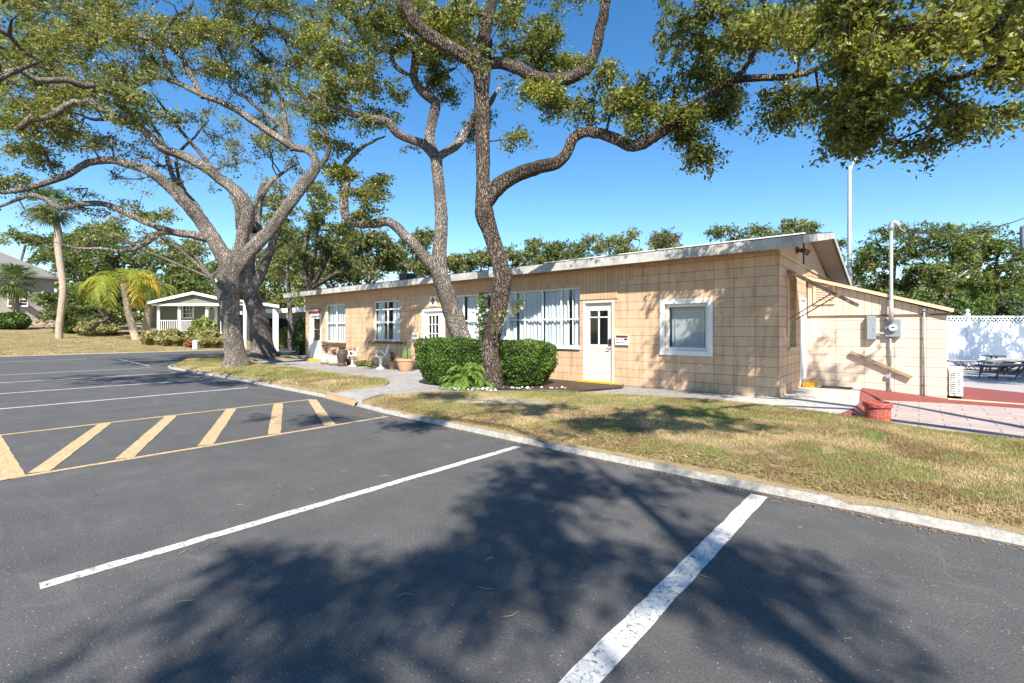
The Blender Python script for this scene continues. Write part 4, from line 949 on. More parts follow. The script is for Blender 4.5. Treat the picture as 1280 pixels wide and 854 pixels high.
# tree C : big spreading oak on the island
d = 17.2
limbs = [
 [(296,gz(0,d,.1),d,40),(294,440,d,30),(290,415,d,28),(288,392,d,28),(287,370,d,31),(288,350,d,36),(290,332,d,38)],
 [(290,340,d,26),(281,322,d,27),(268,300,d,24),(254,280,d,23),(240,262,d-.2,21),(224,245,d-.4,19),(206,226,d-.6,17),(188,214,d-.8,15),(165,207,d-1,14),(140,200,d-1.2,13),(112,204,d-1.4,11),(84,221,d-1.6,10),(50,233,d-1.8,9.5),(10,240,d-2,9),(-40,236,d-2.2,7)],
 [(291,338,d,22),(299,315,d-.1,20),(303,290,d-.2,20),(309,266,d-.3,22),(303,248,d-.4,22),(284,230,d-.5,18),(252,206,d-.6,16),(226,194,d-.7,15),(203,186,d-.8,14),(187,171,d-.9,12),(168,156,d-1,11),(145,148,d-1.2,10),(118,150,d-1.3,8),(90,140,d-1.4,6)],
 [(294,340,d,26),(308,318,d,24),(326,300,d+.1,22),(340,285,d+.2,20),(354,264,d+.2,19),(366,247,d+.2,19),(379,230,d+.2,20),(391,216,d+.2,16),(394,200,d+.2,13),(384,188,d+.1,12),(366,185,d,12),(350,175,d-.1,12),(326,158,d-.2,12),(302,142,d-.3,11),(277,130,d-.4,10.5),(255,121,d-.5,10),(225,107,d-.6,9),(196,98,d-.7,8),(172,108,d-.8,7),(150,122,d-.9,5)],
 [(388,222,d+.2,11),(401,207,d+.3,9),(411,188,d+.3,9),(407,162,d+.3,8),(395,140,d+.3,8),(380,122,d+.3,7),(352,100,d+.3,5),(340,75,d+.3,4)],
 [(366,188,d,8),(352,160,d,8),(331,140,d-.1,8),(308,122,d-.2,7),(290,112,d-.3,6),(285,90,d-.3,5)],
 [(359,182,d,9),(356,150,d+.2,8),(350,120,d+.2,7),(338,108,d+.2,5)],
 [(262,300,d,13),(246,295,d-.2,14),(225,292,d-.5,13),(200,290,d-.7,10),(184,303,d-.9,9),(168,311,d-1,8),(150,315,d-1.1,6),(125,311,d-1.3,5),(95,310,d-1.5,4),(70,303,d-1.6,3)],
 [(228,293,d-.5,10),(208,287,d-.7,9),(186,280,d-.9,9),(163,270,d-1.1,9),(132,257,d-1.3,9),(102,257,d-1.5,9),(78,261,d-1.7,9),(60,250,d-1.8,8),(40,245,d-2,7),(14,255,d-2.1,6),(-20,268,d-2.3,5)],
 [(246,268,d-.1,11),(226,240,d+.2,9),(214,212,d+.3,8),(206,182,d+.4,6),(185,145,d+.5,5),(160,108,d+.6,4),(140,80,d+.6,3)],
 [(254,122,d-.5,9),(238,95,d-.5,9),(222,68,d-.6,8),(197,52,d-.7,8),(168,44,d-.8,7),(135,32,d-.9,6),(100,30,d-1,4)],
 [(225,107,d-.6,6),(200,60,d-.5,6),(215,25,d-.5,6),(240,5,d-.5,5),(230,-30,d-.5,4)],
 [(284,232,d+.1,8),(262,205,d+.6,7),(240,180,d+.8,6),(215,150,d+1,5),(190,115,d+1,4)],
 [(326,300,d+.4,9),(322,265,d+.8,9),(330,240,d+1,8),(345,222,d+1.1,6),(372,205,d+1.2,5)],
 [(318,290,d+.5,9),(305,260,d+.8,7),(290,240,d+.9,6),(262,215,d+1,4)],
 [(262,290,d+.3,9),(248,258,d+.6,8),(232,240,d+.8,6),(220,200,d+1,5),(245,170,d+1,4),(262,150,d+1,3)],
]
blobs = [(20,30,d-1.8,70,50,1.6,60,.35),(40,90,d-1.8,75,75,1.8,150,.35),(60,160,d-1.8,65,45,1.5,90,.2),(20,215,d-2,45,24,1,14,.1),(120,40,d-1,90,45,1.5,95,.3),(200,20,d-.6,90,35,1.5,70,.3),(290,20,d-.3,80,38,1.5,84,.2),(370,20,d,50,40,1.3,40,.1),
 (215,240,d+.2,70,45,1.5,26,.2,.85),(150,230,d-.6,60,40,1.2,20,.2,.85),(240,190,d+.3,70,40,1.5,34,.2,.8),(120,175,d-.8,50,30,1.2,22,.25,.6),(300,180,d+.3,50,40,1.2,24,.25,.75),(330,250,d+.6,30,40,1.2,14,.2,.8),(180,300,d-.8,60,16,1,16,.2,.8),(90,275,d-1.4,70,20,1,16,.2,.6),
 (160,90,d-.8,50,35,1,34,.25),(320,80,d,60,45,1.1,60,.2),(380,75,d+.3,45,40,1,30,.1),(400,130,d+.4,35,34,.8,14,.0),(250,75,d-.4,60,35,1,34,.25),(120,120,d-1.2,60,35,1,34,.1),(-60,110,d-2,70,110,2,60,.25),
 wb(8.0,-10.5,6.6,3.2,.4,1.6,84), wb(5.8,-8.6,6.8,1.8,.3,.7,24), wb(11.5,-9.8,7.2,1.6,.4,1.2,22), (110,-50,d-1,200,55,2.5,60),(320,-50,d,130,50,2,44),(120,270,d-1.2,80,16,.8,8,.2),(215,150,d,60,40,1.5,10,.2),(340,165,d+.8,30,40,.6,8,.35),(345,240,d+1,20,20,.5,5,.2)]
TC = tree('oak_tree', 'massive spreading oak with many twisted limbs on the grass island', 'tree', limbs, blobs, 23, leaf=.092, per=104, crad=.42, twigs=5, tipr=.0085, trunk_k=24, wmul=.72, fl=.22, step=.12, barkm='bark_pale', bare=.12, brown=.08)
# tree D behind it
d = 24
limbs = [[(328,gz(0,d,.1),d,27),(327,425,d,24),(323,400,d,21),(315,375,d,18),(311,350,d,15),(311,320,d,15),(318,290,d,13),(322,260,d,11),(330,230,d,8)],
 [(312,370,d,12),(325,345,d,11),(334,320,d+.3,10),(345,290,d+.5,8),(352,260,d+.5,6)],[(312,320,d,8),(300,290,d,8),(295,255,d,6),(280,225,d,5)]]
blobs = [(345,195,d+.5,32,45,1.6,34,.45),(330,150,d+.5,35,30,1.5,18,.4),(290,180,d+.4,30,40,1.4,12,.3),(355,290,d+1,22,28,1.2,8,.2)]
tree('oak_tree', 'thick leaning oak trunk standing just behind and right of the massive spreading oak', 'tree', limbs, blobs, 24, leaf=.12, per=60, crad=.5, barkm='bark_pale', bare=.15)
# near canopy: an oak standing behind the viewpoint whose boughs pass overhead into the top right corner
def near_tree():
    return [[W(.4,8.8,0)+(.3,),W(.5,8.7,1.5)+(.24,),W(.7,8.5,3.0)+(.22,),W(1.0,8.1,4.2)+(.2,)],
     [W(.9,8.2,3.9)+(.15,),W(1.8,7.2,5.0)+(.13,),W(2.8,6.2,5.6)+(.11,),W(3.9,5.3,5.8)+(.08,),W(4.9,4.6,5.6)+(.05,),W(5.6,4.0,5.3)+(.025,)],
     [W(1.0,8.1,4.0)+(.13,),W(2.5,8.2,5.6)+(.1,),W(4.2,8.0,6.2)+(.07,),W(6.0,7.6,6.3)+(.04,)],
     [W(2.3,6.6,5.4)+(.08,),W(2.0,5.0,6.2)+(.06,),W(1.4,3.6,6.4)+(.035,)],
     [W(3.2,5.9,5.7)+(.07,),W(3.9,5.6,5.2)+(.05,),W(4.4,5.0,4.9)+(.03,)]]
nl = [[list(q) for q in l] for l in near_tree()]
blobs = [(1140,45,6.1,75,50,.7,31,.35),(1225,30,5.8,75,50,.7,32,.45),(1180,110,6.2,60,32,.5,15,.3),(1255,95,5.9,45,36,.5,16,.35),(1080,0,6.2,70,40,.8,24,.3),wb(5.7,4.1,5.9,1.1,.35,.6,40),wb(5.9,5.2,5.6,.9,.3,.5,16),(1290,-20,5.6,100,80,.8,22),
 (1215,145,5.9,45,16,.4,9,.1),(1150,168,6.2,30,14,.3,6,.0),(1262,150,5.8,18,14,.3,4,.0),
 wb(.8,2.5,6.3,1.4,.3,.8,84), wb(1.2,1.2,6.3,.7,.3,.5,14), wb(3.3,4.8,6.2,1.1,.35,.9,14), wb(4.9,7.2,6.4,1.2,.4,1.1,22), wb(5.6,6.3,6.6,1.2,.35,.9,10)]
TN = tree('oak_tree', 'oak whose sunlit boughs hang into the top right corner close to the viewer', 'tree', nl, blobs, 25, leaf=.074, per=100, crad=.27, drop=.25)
# oak behind the viewpoint: its high crown throws the broad shade over the near asphalt
nl = [[W(-11.5,4.5,0)+(.34,),W(-11.3,4.4,2)+(.27,),W(-10.8,4.1,4.5)+(.24,),W(-10,3.6,6.3)+(.2,)],
 [W(-10,3.6,6.2)+(.15,),W(-8.4,2.8,7.6)+(.12,),W(-6.6,1.9,8.4)+(.09,),W(-5,1.6,8.8)+(.06,),W(-3.6,1.4,8.8)+(.03,)],
 [W(-8.6,2.9,7.4)+(.08,),W(-7.2,1.0,8.2)+(.06,),W(-6.2,-.4,8.5)+(.03,)],
 [W(-8.4,2.9,7.6)+(.08,),W(-7.2,3.6,8.4)+(.06,),W(-6.0,4.2,8.7)+(.03,)]]
nl = [[list(q) for q in l] for l in nl]
def sh(D, lat, rl, rf, n, h=8.6): return wb(D-1.03*h, lat+.058*h, h, rl, .35, rf, n, .2)
blobs = [sh(5.3,.0,.55,.6,7), sh(4.4,.2,1.1,.5,14), sh(3.5,-.1,1.3,.5,20), sh(2.8,-.7,1.0,.5,16), sh(2.0,-1.2,.9,.6,18), sh(1.2,-.6,1.8,.6,34), sh(2.9,1.5,.7,.35,7), sh(2.2,1.1,.7,.35,8), sh(2.4,-.1,.6,.4,8), sh(4.0,1.2,.5,.3,5), sh(1.0,1.6,1.2,.6,16), sh(8.6,.3,1.0,.4,12), sh(7.4,-2.0,1.1,.35,10), sh(9.3,-1.5,1.2,.4,14), sh(8.2,-3.4,.9,.3,8)]
tree('oak_tree', 'tall oak standing behind the viewer that shades the near asphalt', 'tree', nl, blobs, 27, leaf=.10, per=84, crad=.42, nearends=False)
# oak beyond the right edge: shades the deck and the vinyl fence
def wl(*a): return [list(W(*q[:3])+(q[3],)) for q in a]
nl = [wl((9.6,18.2,0,.3),(9.5,18.1,1.5,.22),(9.3,17.9,3.0,.2),(9.2,17.7,4.2,.17)), wl((9.2,17.7,4.2,.12),(8.6,16.5,5.4,.1),(7.9,15.0,6.2,.06)), wl((9.2,17.7,4.2,.12),(11,18.8,5.5,.1),(14,20.3,6.2,.05)), wl((9.2,17.7,4.2,.12),(10.4,16.8,5.8,.1),(11,15.6,6.6,.05))]
blobs = [wb(7.6,14.8,6.3,2.4,.5,.9,90), wb(13.7,20.0,6.0,1.4,.8,1.2,50), wb(14.8,22.3,5.8,2.2,.9,1.4,110), wb(9.4,17,6.5,2,.8,1.5,36)]
tree('oak_tree', 'oak just beyond the right edge that shades the pool deck and white fence', 'tree', nl, blobs, 26, leaf=.12, per=95, crad=.42)
# ---------------------------------------------------------------- background trees (each its own thing)
def bgtree(label, px, d, base_py, tops, seed, width=9, lean=0, name='oak_tree', pal=FARG, n=90, leafpx=3.4, per=40, barkm='bark_far', bare=.0, group='trees in the background', tone=0, brown=.05, trunkh=None):
    """tops: crown blobs (px,py,rx,ry,[share]) around depth d"""
    z0 = .1 if d < 40 else .3
    cx = sum(t[0] for t in tops)/len(tops); cy = sum(t[1] for t in tops)/len(tops)
    gy = gz(px,d,z0); fy = gy+(cy-gy)*.55
    limbs = [[(px,gy,d,width),(px+lean*.3,gy+(fy-gy)*.5,d,width*.8),(px+lean,fy,d,width*.65)]]
    r = random.Random(seed)
    for t in tops:
        limbs.append([(px+lean,fy,d,width*.5),((px+lean+t[0])/2+r.uniform(-6,6),(fy+t[1])/2+r.uniform(-4,4),d+r.uniform(-.5,.5),width*.4),(t[0],t[1],d,width*.2)])
    tot = sum(t[2]*t[3] for t in tops)
    bl = [(t[0],t[1],d+r.uniform(-.6,.6),t[2],t[3],t[2]*d/F*.7,max(4,1.45*n*t[2]*t[3]/tot),.2+r.uniform(-.15,.2)) for t in tops]
    return tree(name, label, 'tree', limbs, bl, seed, leaf=leafpx*d/F, per=per, crad=9.5*d/F, pal=pal, barkm=barkm, group=group, tipr=.35*d/F, trunk_k=8, step=.6, flare=False, nearends=False, twigs=3, bare=bare, tone=tone, brown=brown)
# behind the carport and left end of the building
bgtree('grey twisted oak rising behind the left end of the building roof', 399, 30, 0, [(385,285,28,25),(400,250,26,24),(380,320,22,20),(418,300,26,24),(440,330,28,20)], 31, 12, -12, n=170)
bgtree('leaning pale oak behind the roof between the carport and the first window', 412, 36, 0, [(350,320,26,26),(372,345,24,18),(345,270,20,22),(360,300,24,22)], 32, 10, -28, n=160, tone=.1)
bgtree('bushy oak with silvery branches behind the roof above the far windows', 455, 33, 0, [(450,305,30,22),(470,320,30,18),(430,345,34,14),(485,300,18,16)], 33, 8, 6, n=180, tone=-.05)
bgtree('small round oak behind the roof just left of the pale forked trunk', 505, 36, 0, [(500,325,28,14),(520,305,18,18),(535,300,14,14)], 34, 7, 4, n=90)
bgtree('oak crown showing behind the roof right of the pale forked trunk', 575, 38, 0, [(570,332,16,12),(560,322,14,12)], 35, 6, 0, n=26)
bgtree('low oak crown behind the roof just right of the dark trunk', 650, 40, 0, [(640,322,26,16),(665,312,18,12),(612,325,16,10)], 36, 7, 0, n=60)
bgtree('wide dense oak crown behind the middle of the long roof', 760, 42, 0, [(720,316,36,14),(760,308,38,16),(800,305,32,14),(835,301,26,12)], 37, 8, 0, n=120)
bgtree('reddish tinged treetop behind the right part of the long roof', 826, 50, 0, [(822,297,20,7),(840,300,16,7)], 38, 6, 0, n=30, pal=dict(base=(.18,.12,.10), hi=(.2,.16,.13), lo=(.09,.08,.05), brown=(.25,.13,.12)))
bgtree('sparse yellow green oak crown behind the roof near the gable peak', 960, 34, 0, [(912,293,28,10),(950,290,30,13),(985,284,26,12),(1015,288,22,10)], 39, 6, 0, n=84, bare=.15)
bgtree('dark leaved oak standing behind the slim lamp post', 1060, 36, 0, [(1050,325,22,22),(1075,335,20,24),(1040,345,16,14)], 40, 6, 0, n=60, pal=DARKG)
# right mass
bgtree('dense green oak behind the service mast', 1105, 30, 0, [(1090,325,30,24),(1120,312,30,26),(1100,355,34,20),(1140,345,28,24)], 41, 9, 0, n=150, pal=DARKG, tone=.15)
bgtree('tall full oak between the service mast and the utility pole', 1190, 27, 0, [(1170,305,40,26),(1205,300,38,30),(1180,345,44,26),(1150,375,34,16),(1225,330,28,30)], 42, 11, -14, n=230, pal=DARKG, tone=.2)
bgtree('oak with drooping dead grey branches at the right edge behind the fence', 1262, 27, 0, [(1250,295,28,22),(1275,320,28,26),(1245,350,34,20),(1290,360,30,28),(1262,375,36,14)], 43, 9, -8, n=150, pal=DARKG, bare=.12, tone=.1)
# left side
bgtree('dark broad oak in front of the two storey house', 130, 52, 0, [(105,305,50,22),(95,330,36,18),(150,325,50,26),(120,350,44,18)], 44, 10, 0, n=210, pal=DARKG)
bgtree('low dark green tree between the cabbage palm and the yellow palm', 142, 46, 0, [(80,392,34,13),(112,365,34,18),(72,375,24,14),(135,392,32,18),(100,400,40,12),(150,360,30,24)], 45, 12, -8, n=230, pal=DARKG)
bgtree('dark trunked oak behind the yellow palm beside the porch house', 187, 50, 0, [(190,340,34,22),(225,350,32,20),(180,370,22,18),(250,345,30,20)], 46, 10, 4, n=150, pal=DARKG, tone=.05)
bgtree('greyish green oak behind the roof of the porch house', 255, 62, 0, [(240,330,34,24),(280,345,34,24),(215,320,30,20),(300,370,26,20),(262,372,40,10)], 47, 8, 0, n=170, tone=.05)
bgtree('light green oak beyond the carport roof', 330, 60, 0, [(330,350,34,28),(355,375,30,20),(310,320,26,24),(380,360,24,22),(375,330,20,20)], 48, 8, 0, n=190, tone=.25)
bgtree('thin oak with sparse crown high behind the massive spreading oak', 285, 40, 0, [(130,290,40,14),(180,275,30,14),(345,255,20,18),(230,305,34,14)], 49, 7, -20, n=60, bare=.2, tone=.15)
bgtree('hazy treetops beyond the grey roof at the left edge', 20, 70, 0, [(35,296,24,8),(-20,306,20,10),(62,300,20,8)], 50, 7, 0, n=60)
bgtree('low dense oak crown behind the roof between the two big front trunks', 590, 44, 0, [(585,330,26,12),(605,322,22,12)], 52, 6, 0, n=80)
bgtree('low oak crown behind the roof left of the wide dense crown', 690, 46, 0, [(675,322,26,12),(700,316,22,12)], 53, 6, 0, n=80, pal=DARKG)
bgtree('round oak crown behind the far end of the roof', 530, 42, 0, [(520,332,28,14),(545,326,18,12)], 54, 6, 0, n=90, pal=DARKG)
bgtree('tall pale green oak beyond the carport and the bushy oak', 430, 48, 0, [(410,330,30,24),(440,318,30,20),(470,332,30,18),(390,345,24,20)], 55, 7, 0, n=200, tone=.1)
bgtree('oak filling the gap between the cabbage palm and the dark broad oak', 100, 60, 0, [(88,300,30,14),(62,318,22,12),(120,292,30,12)], 56, 7, 0, n=110, pal=DARKG, tone=.1)
# slender bare trunk beside the corner of the building
bgtree('slender straight grey trunk standing at the left corner of the building', 364, 31, 0, [(362,322,13,14),(352,335,10,10)], 51, 8.5, -2, n=20, tone=.1)
# distant woods closing the horizon
def woods():
    g = np.random.default_rng(77); C = []
    for a in np.linspace(-100, 62, 1500):
        dd = 95+g.random()*25; px = 640+F*math.tan(R(max(-78,min(78,a)))); th = R(a)
        x = dd*(FW[0]*math.cos(th)+RT[0]*math.sin(th)); y = dd*(FW[1]*math.cos(th)+RT[1]*math.sin(th)); hh = 8+3*vnoise(np.array([x]),np.array([y]),9,3)[0]
        m = 34; C.append(np.stack([x+g.normal(0,1.6,m), y+g.normal(0,1.6,m), g.random(m)**.8*hh],1))
    C = np.concatenate(C); o = leaf_mesh('woods', C, None, 1.1, g, FARG, clump=g.random(len(C))*.3); o.location = (0,0,0)
    return tag(o, 'distant belt of woods closing the horizon behind the houses', 'woods', kind='stuff')
woods()
# ---------------------------------------------------------------- palms
def frond(acc, base, az, elev, L, nl, ll, droop, g, w=.02, split=1.0):
    pts = []; p = np.array(base, float); e = elev; n = 10
    for i in range(n+1):
        pts.append(p.copy()); p = p+np.array([math.cos(az)*math.cos(e), math.sin(az)*math.cos(e), math.sin(e)])*L/n; e -= droop/n*(1+i*.15)
    pts = np.array(pts); v, q = tube_arrays(pts, np.linspace(w,w*.2,n+1), 4); acc['V'].append(v); acc['Q'].append(q+acc['o']); acc['o'] += len(v); acc['C'].append(np.full((len(v),3), acc['stem']))
    side = np.array([-math.sin(az), math.cos(az), 0]); T = np.gradient(pts,axis=0)
    for s in (-1,1):
        for i in range(nl):
            t = .12+.88*(i+g.random()*.5)/nl; k = t*n; a = int(min(k,n-1)); f = k-a; c = pts[a]*(1-f)+pts[a+1]*f; tt = T[a]/np.linalg.norm(T[a])
            l = ll*math.sin(math.pi*min(1,t*.85+.12))**.6*(.85+.3*g.random()); d = side*s*.8+tt*.6+np.array([0,0,-.35+.35*g.normal(0,.5)]); d /= np.linalg.norm(d)
            ww = w*.55+.010; m = c+d*l*.5+np.array([0,0,.03*l]); e_ = c+d*l+np.array([0,0,-.22*l]); wv = tt*ww
            v = np.array([c-wv*.6,c+wv*.6,m+wv,m-wv,m-wv,m+wv,e_+wv*.1,e_-wv*.1]); acc['V'].append(v); acc['Q'].append(np.array([[0,1,2,3],[4,5,6,7]])+acc['o']); acc['o'] += 8
            acc['C'].append(np.tile(np.array(acc['col'])*(.75+.5*g.random()),(8,1)))
def fan(acc, base, az, elev, Lp, Rf, g, nseg=26, spread=2.6, w=.018):
    p0 = np.array(base,float); d = np.array([math.cos(az)*math.cos(elev), math.sin(az)*math.cos(elev), math.sin(elev)]); p1 = p0+d*Lp*.55+np.array([0,0,.06*Lp]); p2 = p0+d*Lp+np.array([0,0,-.05*Lp])
    v, q = tube_arrays(np.array([p0,p1,p2]), np.array([w,w*.8,w*.6]), 4); acc['V'].append(v); acc['Q'].append(q+acc['o']); acc['o'] += len(v); acc['C'].append(np.full((len(v),3), acc['stem']))
    side = np.cross(d, [0,0,1.]); side /= np.linalg.norm(side)+1e-9; up = np.cross(side, d)
    for i in range(nseg):
        a = (i/(nseg-1)-.5)*spread; dd = d*math.cos(a)+side*math.sin(a)+up*(-.12+.1*g.normal()); l = Rf*(.75+.25*math.cos(a))*(.9+.2*g.random())
        s2 = np.cross(dd, up); s2 /= np.linalg.norm(s2); m = p2+dd*l*.6; e_ = p2+dd*l+np.array([0,0,-.28*l]); ww = l*.032
        v = np.array([p2-s2*ww*.3,p2+s2*ww*.3,m+s2*ww,m-s2*ww,m-s2*ww,m+s2*ww,e_+s2*ww*.1,e_-s2*ww*.1]); acc['V'].append(v); acc['Q'].append(np.array([[0,1,2,3],[4,5,6,7]])+acc['o']); acc['o'] += 8
        acc['C'].append(np.tile(np.array(acc['col'])*(.7+.6*g.random()),(8,1)))
def newacc(col, stem=(.2,.22,.06)): return dict(V=[],Q=[],C=[],o=0,col=col,stem=np.array(stem))
def flush(acc, name, parent): return np_mesh(name, np.concatenate(acc['V']), np.concatenate(acc['Q']), M['leaf'], parent, tint=np.concatenate(acc['C']))
def fanpalm(label, tr, d, cy, seed, Rf, n=40, wpx=10, col=(.10,.14,.04), z0=.1, cat='palm tree', droopers=True):
    """tr: trunk centreline [(px,py)...] bottom to top"""
    g = np.random.default_rng(seed); pts = [P(px,py,d) for px,py in tr]; root = thing('palm_tree', label, cat, pts[0])
    c = catmull([(p.x,p.y,p.z,wpx/2*d/F) for p in pts], .3); r = c[:,3]*(1+.06*np.sin(np.arange(len(c))*2.2)); r[0] *= 1.35
    v, q = tube_arrays(c[:,:3], r, 12); np_mesh('trunk', v, q, M['palmbark'], root, smooth=True)
    acc = newacc(col); top = c[-1,:3]
    for i in range(n):
        e = R(-50+125*((i+.5)/n)); fan(acc, top+g.normal(0,.08,3), g.random()*6.28, e, Rf*.8, Rf*(.8+.3*g.random()), g, 22)
    acc['col'] = (.28,.2,.11)
    for i in range(n//5): fan(acc, top+np.array([0,0,-.1]), g.random()*6.28, R(-70), Rf*.5, Rf*.7, g, 14)
    flush(acc, 'crown', root); return root
def g_y(px, d, z): return HZ+(H-z)*F/d
d = 39.5; fanpalm('tall slender cabbage palm with a curved pale trunk on the far lawn', [(74,433),(74,410),(77,385),(79,360),(76,335),(73,310),(72,285),(64,258)], d, 0, 61, 1.15, 46, 7.5)
fanpalm('short fan palm in front of the two storey house', [(21,406),(20,390),(19,372),(18,352)], 50, 0, 62, 1.5, 34, 7)
def featherpalm(label, tr, d, seed, L, n, col, yellow=None, wpx=9, elev=(20,80), group=None):
    g = np.random.default_rng(seed); pts = [P(px,py,d) for px,py in tr]; root = thing('palm_tree', label, 'palm tree', pts[0], group)
    c = catmull([(p.x,p.y,p.z,wpx/2*d/F) for p in pts], .3); r = c[:,3]*np.linspace(1.15,.8,len(c)); v, q = tube_arrays(c[:,:3], r, 12); np_mesh('trunk', v, q, M['palmbark'], root, smooth=True)
    acc = newacc(col,(.25,.25,.06)); top = c[-1,:3]
    for i in range(n):
        if yellow and i%4 == 0: acc['col'] = yellow
        else: acc['col'] = col
        frond(acc, top+g.normal(0,.05,3), i*2.4+g.random()*.5, R(elev[0]+(elev[1]-elev[0])*g.random()), L*(.8+.4*g.random()), 34, L*.26, 1.9, g, .03)
    flush(acc, 'crown', root)
featherpalm('golden yellow feather palm with a leaning grey trunk on the far lawn', [(171,428),(166,410),(161,392),(157,372),(154,355)], 40.5, 63, 4.3, 20, (.30,.34,.05), (.52,.36,.04), 8, (0,75))
featherpalm('second feather palm with arching green fronds beside the porch house', [(182,420),(184,400),(188,378),(190,362)], 43, 64, 2.9, 14, (.20,.27,.05), (.34,.32,.06), 9, (0,75))
# saw palmettos over the vinyl fence
for i, (px, py, d, lab) in enumerate(((1215,380,28.6,'bright fan palmetto showing above the fence right of its post'),(1243,374,28.8,'bright fan palmetto with a yellow flower above the white fence'),(1274,382,29.2,'fan palmetto above the white fence at the right edge'))):
    root = thing('palmetto', lab, 'palmetto', G(px,d)); g = np.random.default_rng(70+i); acc = newacc((.17,.25,.06)); c = P(px,py,d)
    MB().tube([(c.x,c.y,-.05),(c.x,c.y,c.z-.1)], [.14,.10], 8).build('trunk', M['palmbark'], root)
    for k in range(22): fan(acc, (c.x,c.y,c.z-.2), g.random()*6.28, R(-5+85*g.random()), .9, 1.35, g, 20)
    flush(acc, 'crown', root)
q = P(1240,366,28.2); root = None
# ---------------------------------------------------------------- hedges and shrubs
def bush(label, c, rx, ry, z0, z1, seed, n=16000, leaf=.038, pal=None, rot=0, pw=3.2, top=1.15, name='hedge', cat='hedge', ragged=.075, core=True, group=None, flowers=None):
    g = np.random.default_rng(seed); pal = pal or dict(base=(.07,.135,.022), hi=(.22,.30,.045), lo=(.022,.045,.012), brown=(.10,.10,.03))
    root = thing(name, label, cat, (c[0],c[1],z0), group)
    u = g.normal(0,1,(n,3)); u /= np.linalg.norm(u,axis=1)[:,None]
    s = (np.abs(u)**pw).sum(1)**(-1/pw); q = u*s[:,None]
    lump = 1+ragged*(np.sin(q[:,0]*7+seed)+np.sin(q[:,1]*8+1)+np.sin(q[:,2]*6+2))*.5
    dep = 1-np.abs(g.normal(0,.06,n))+g.normal(0,.025,n)+(g.random(n) > .985)*g.random(n)*.10; q = q*(lump*dep)[:,None]
    taper = 1+(q[:,2])*(top-1)
    ca, sa = math.cos(rot), math.sin(rot); X = q[:,0]*rx*taper; Y = q[:,1]*ry*taper
    C = np.stack([c[0]+X*ca-Y*sa, c[1]+X*sa+Y*ca, (z0+z1)/2+q[:,2]*(z1-z0)/2],1)
    tn = vnoise(C[:,0]+C[:,2],C[:,1]-C[:,2],.22,seed)*.5-.1
    leaf_mesh('foliage', C, root, leaf, g, pal, 'hedge', clump=tn, up=.35, asp=.32, brown=.02)
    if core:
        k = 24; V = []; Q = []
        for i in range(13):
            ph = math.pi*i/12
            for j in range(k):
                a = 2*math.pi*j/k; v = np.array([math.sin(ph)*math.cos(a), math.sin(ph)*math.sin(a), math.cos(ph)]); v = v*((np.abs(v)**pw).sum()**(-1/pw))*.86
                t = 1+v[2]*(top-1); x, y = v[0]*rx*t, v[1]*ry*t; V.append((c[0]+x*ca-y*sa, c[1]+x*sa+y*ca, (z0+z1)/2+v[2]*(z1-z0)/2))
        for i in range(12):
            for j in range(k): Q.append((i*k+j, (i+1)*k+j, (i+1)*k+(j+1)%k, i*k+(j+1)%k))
        np_mesh('branches', V, Q, M['hedge'], root, tint=np.tile(np.array([.035,.055,.018]),(len(V),1)), smooth=True)  # solid dark green core added to stop see-through, no branches modelled
    return root
def ctr(px, d, z=.12): return G(px, d, z)
rotv = R(0)
c = ctr(561, 11.9); bush('clipped round green hedge left of the dark trunk with ferns spilling out of it', c, .70, .62, .16, 1.25, 81, 34000, leaf=.042, top=1.2, pw=4.2)
c = ctr(652, 11.45); bush('clipped boxy green hedge right of the dark trunk', c, .70, .60, .14, 1.2, 82, 34000, leaf=.042, top=1.2, pw=4.2)
# ferns between the hedges
for i, (px, d, L, z) in enumerate(((572,11.0,.72,.14),(594,10.9,.78,.16),(584,10.9,.62,.4),(604,11.4,.75,.4))):
    g = np.random.default_rng(90+i); c = G(px,d,z); lab = ('feathery green fern below the left hedge','feathery green fern against the dark trunk','arching fern fronds at the front of the left hedge','tall yellow green fern fronds between the two hedges')[i]
    root = thing('fern', lab, 'fern', c); acc = newacc((.17,.26,.05),(.12,.14,.04))
    for k in range(18): frond(acc, c, g.random()*6.28, R(35+50*g.random()), L*(.8+.4*g.random()), 20, L*.24, 2.0, g, .006)
    flush(acc, 'fronds', root)
# climber with white flowers
c = G(603, 12.15, .15); root = thing('climbing_plant', 'slim climbing plant with white flowers in front of the window between the trunks', 'climber', c)
MB().tube([(c.x,c.y,.1),(c.x+.03,c.y,1.0),(c.x-.02,c.y,1.9),(c.x+.02,c.y,2.35)], [.02,.018,.012,.006], 6).build('stem', M['bark'], root)
g = np.random.default_rng(5); n = 900; zz = .3+g.random(n)*2.15; C = np.stack([c.x+g.normal(0,.09,n), c.y+g.normal(0,.09,n), zz],1); leaf_mesh('foliage', C, root, .075, g, DARKG, 'hedge', clump=g.random(n)*.3, asp=.35)
fl = MB()
for i in range(26):
    p = Vector((c.x+g.normal(0,.11)-.05, c.y-.08+g.normal(0,.06), 1.45+g.random()*.65)); 
    for a in range(5): t = a*1.257; fl.add([p, p+Vector((math.cos(t),-.4,math.sin(t)))*.035+Vector((0,-.01,0)), p+Vector((math.cos(t+.6),-.5,math.sin(t+.6)))*.045, p+Vector((math.cos(t+1.1),-.4,math.sin(t+1.1)))*.03], [(0,1,2,3)])
fl.build('flowers', M['white'], root)
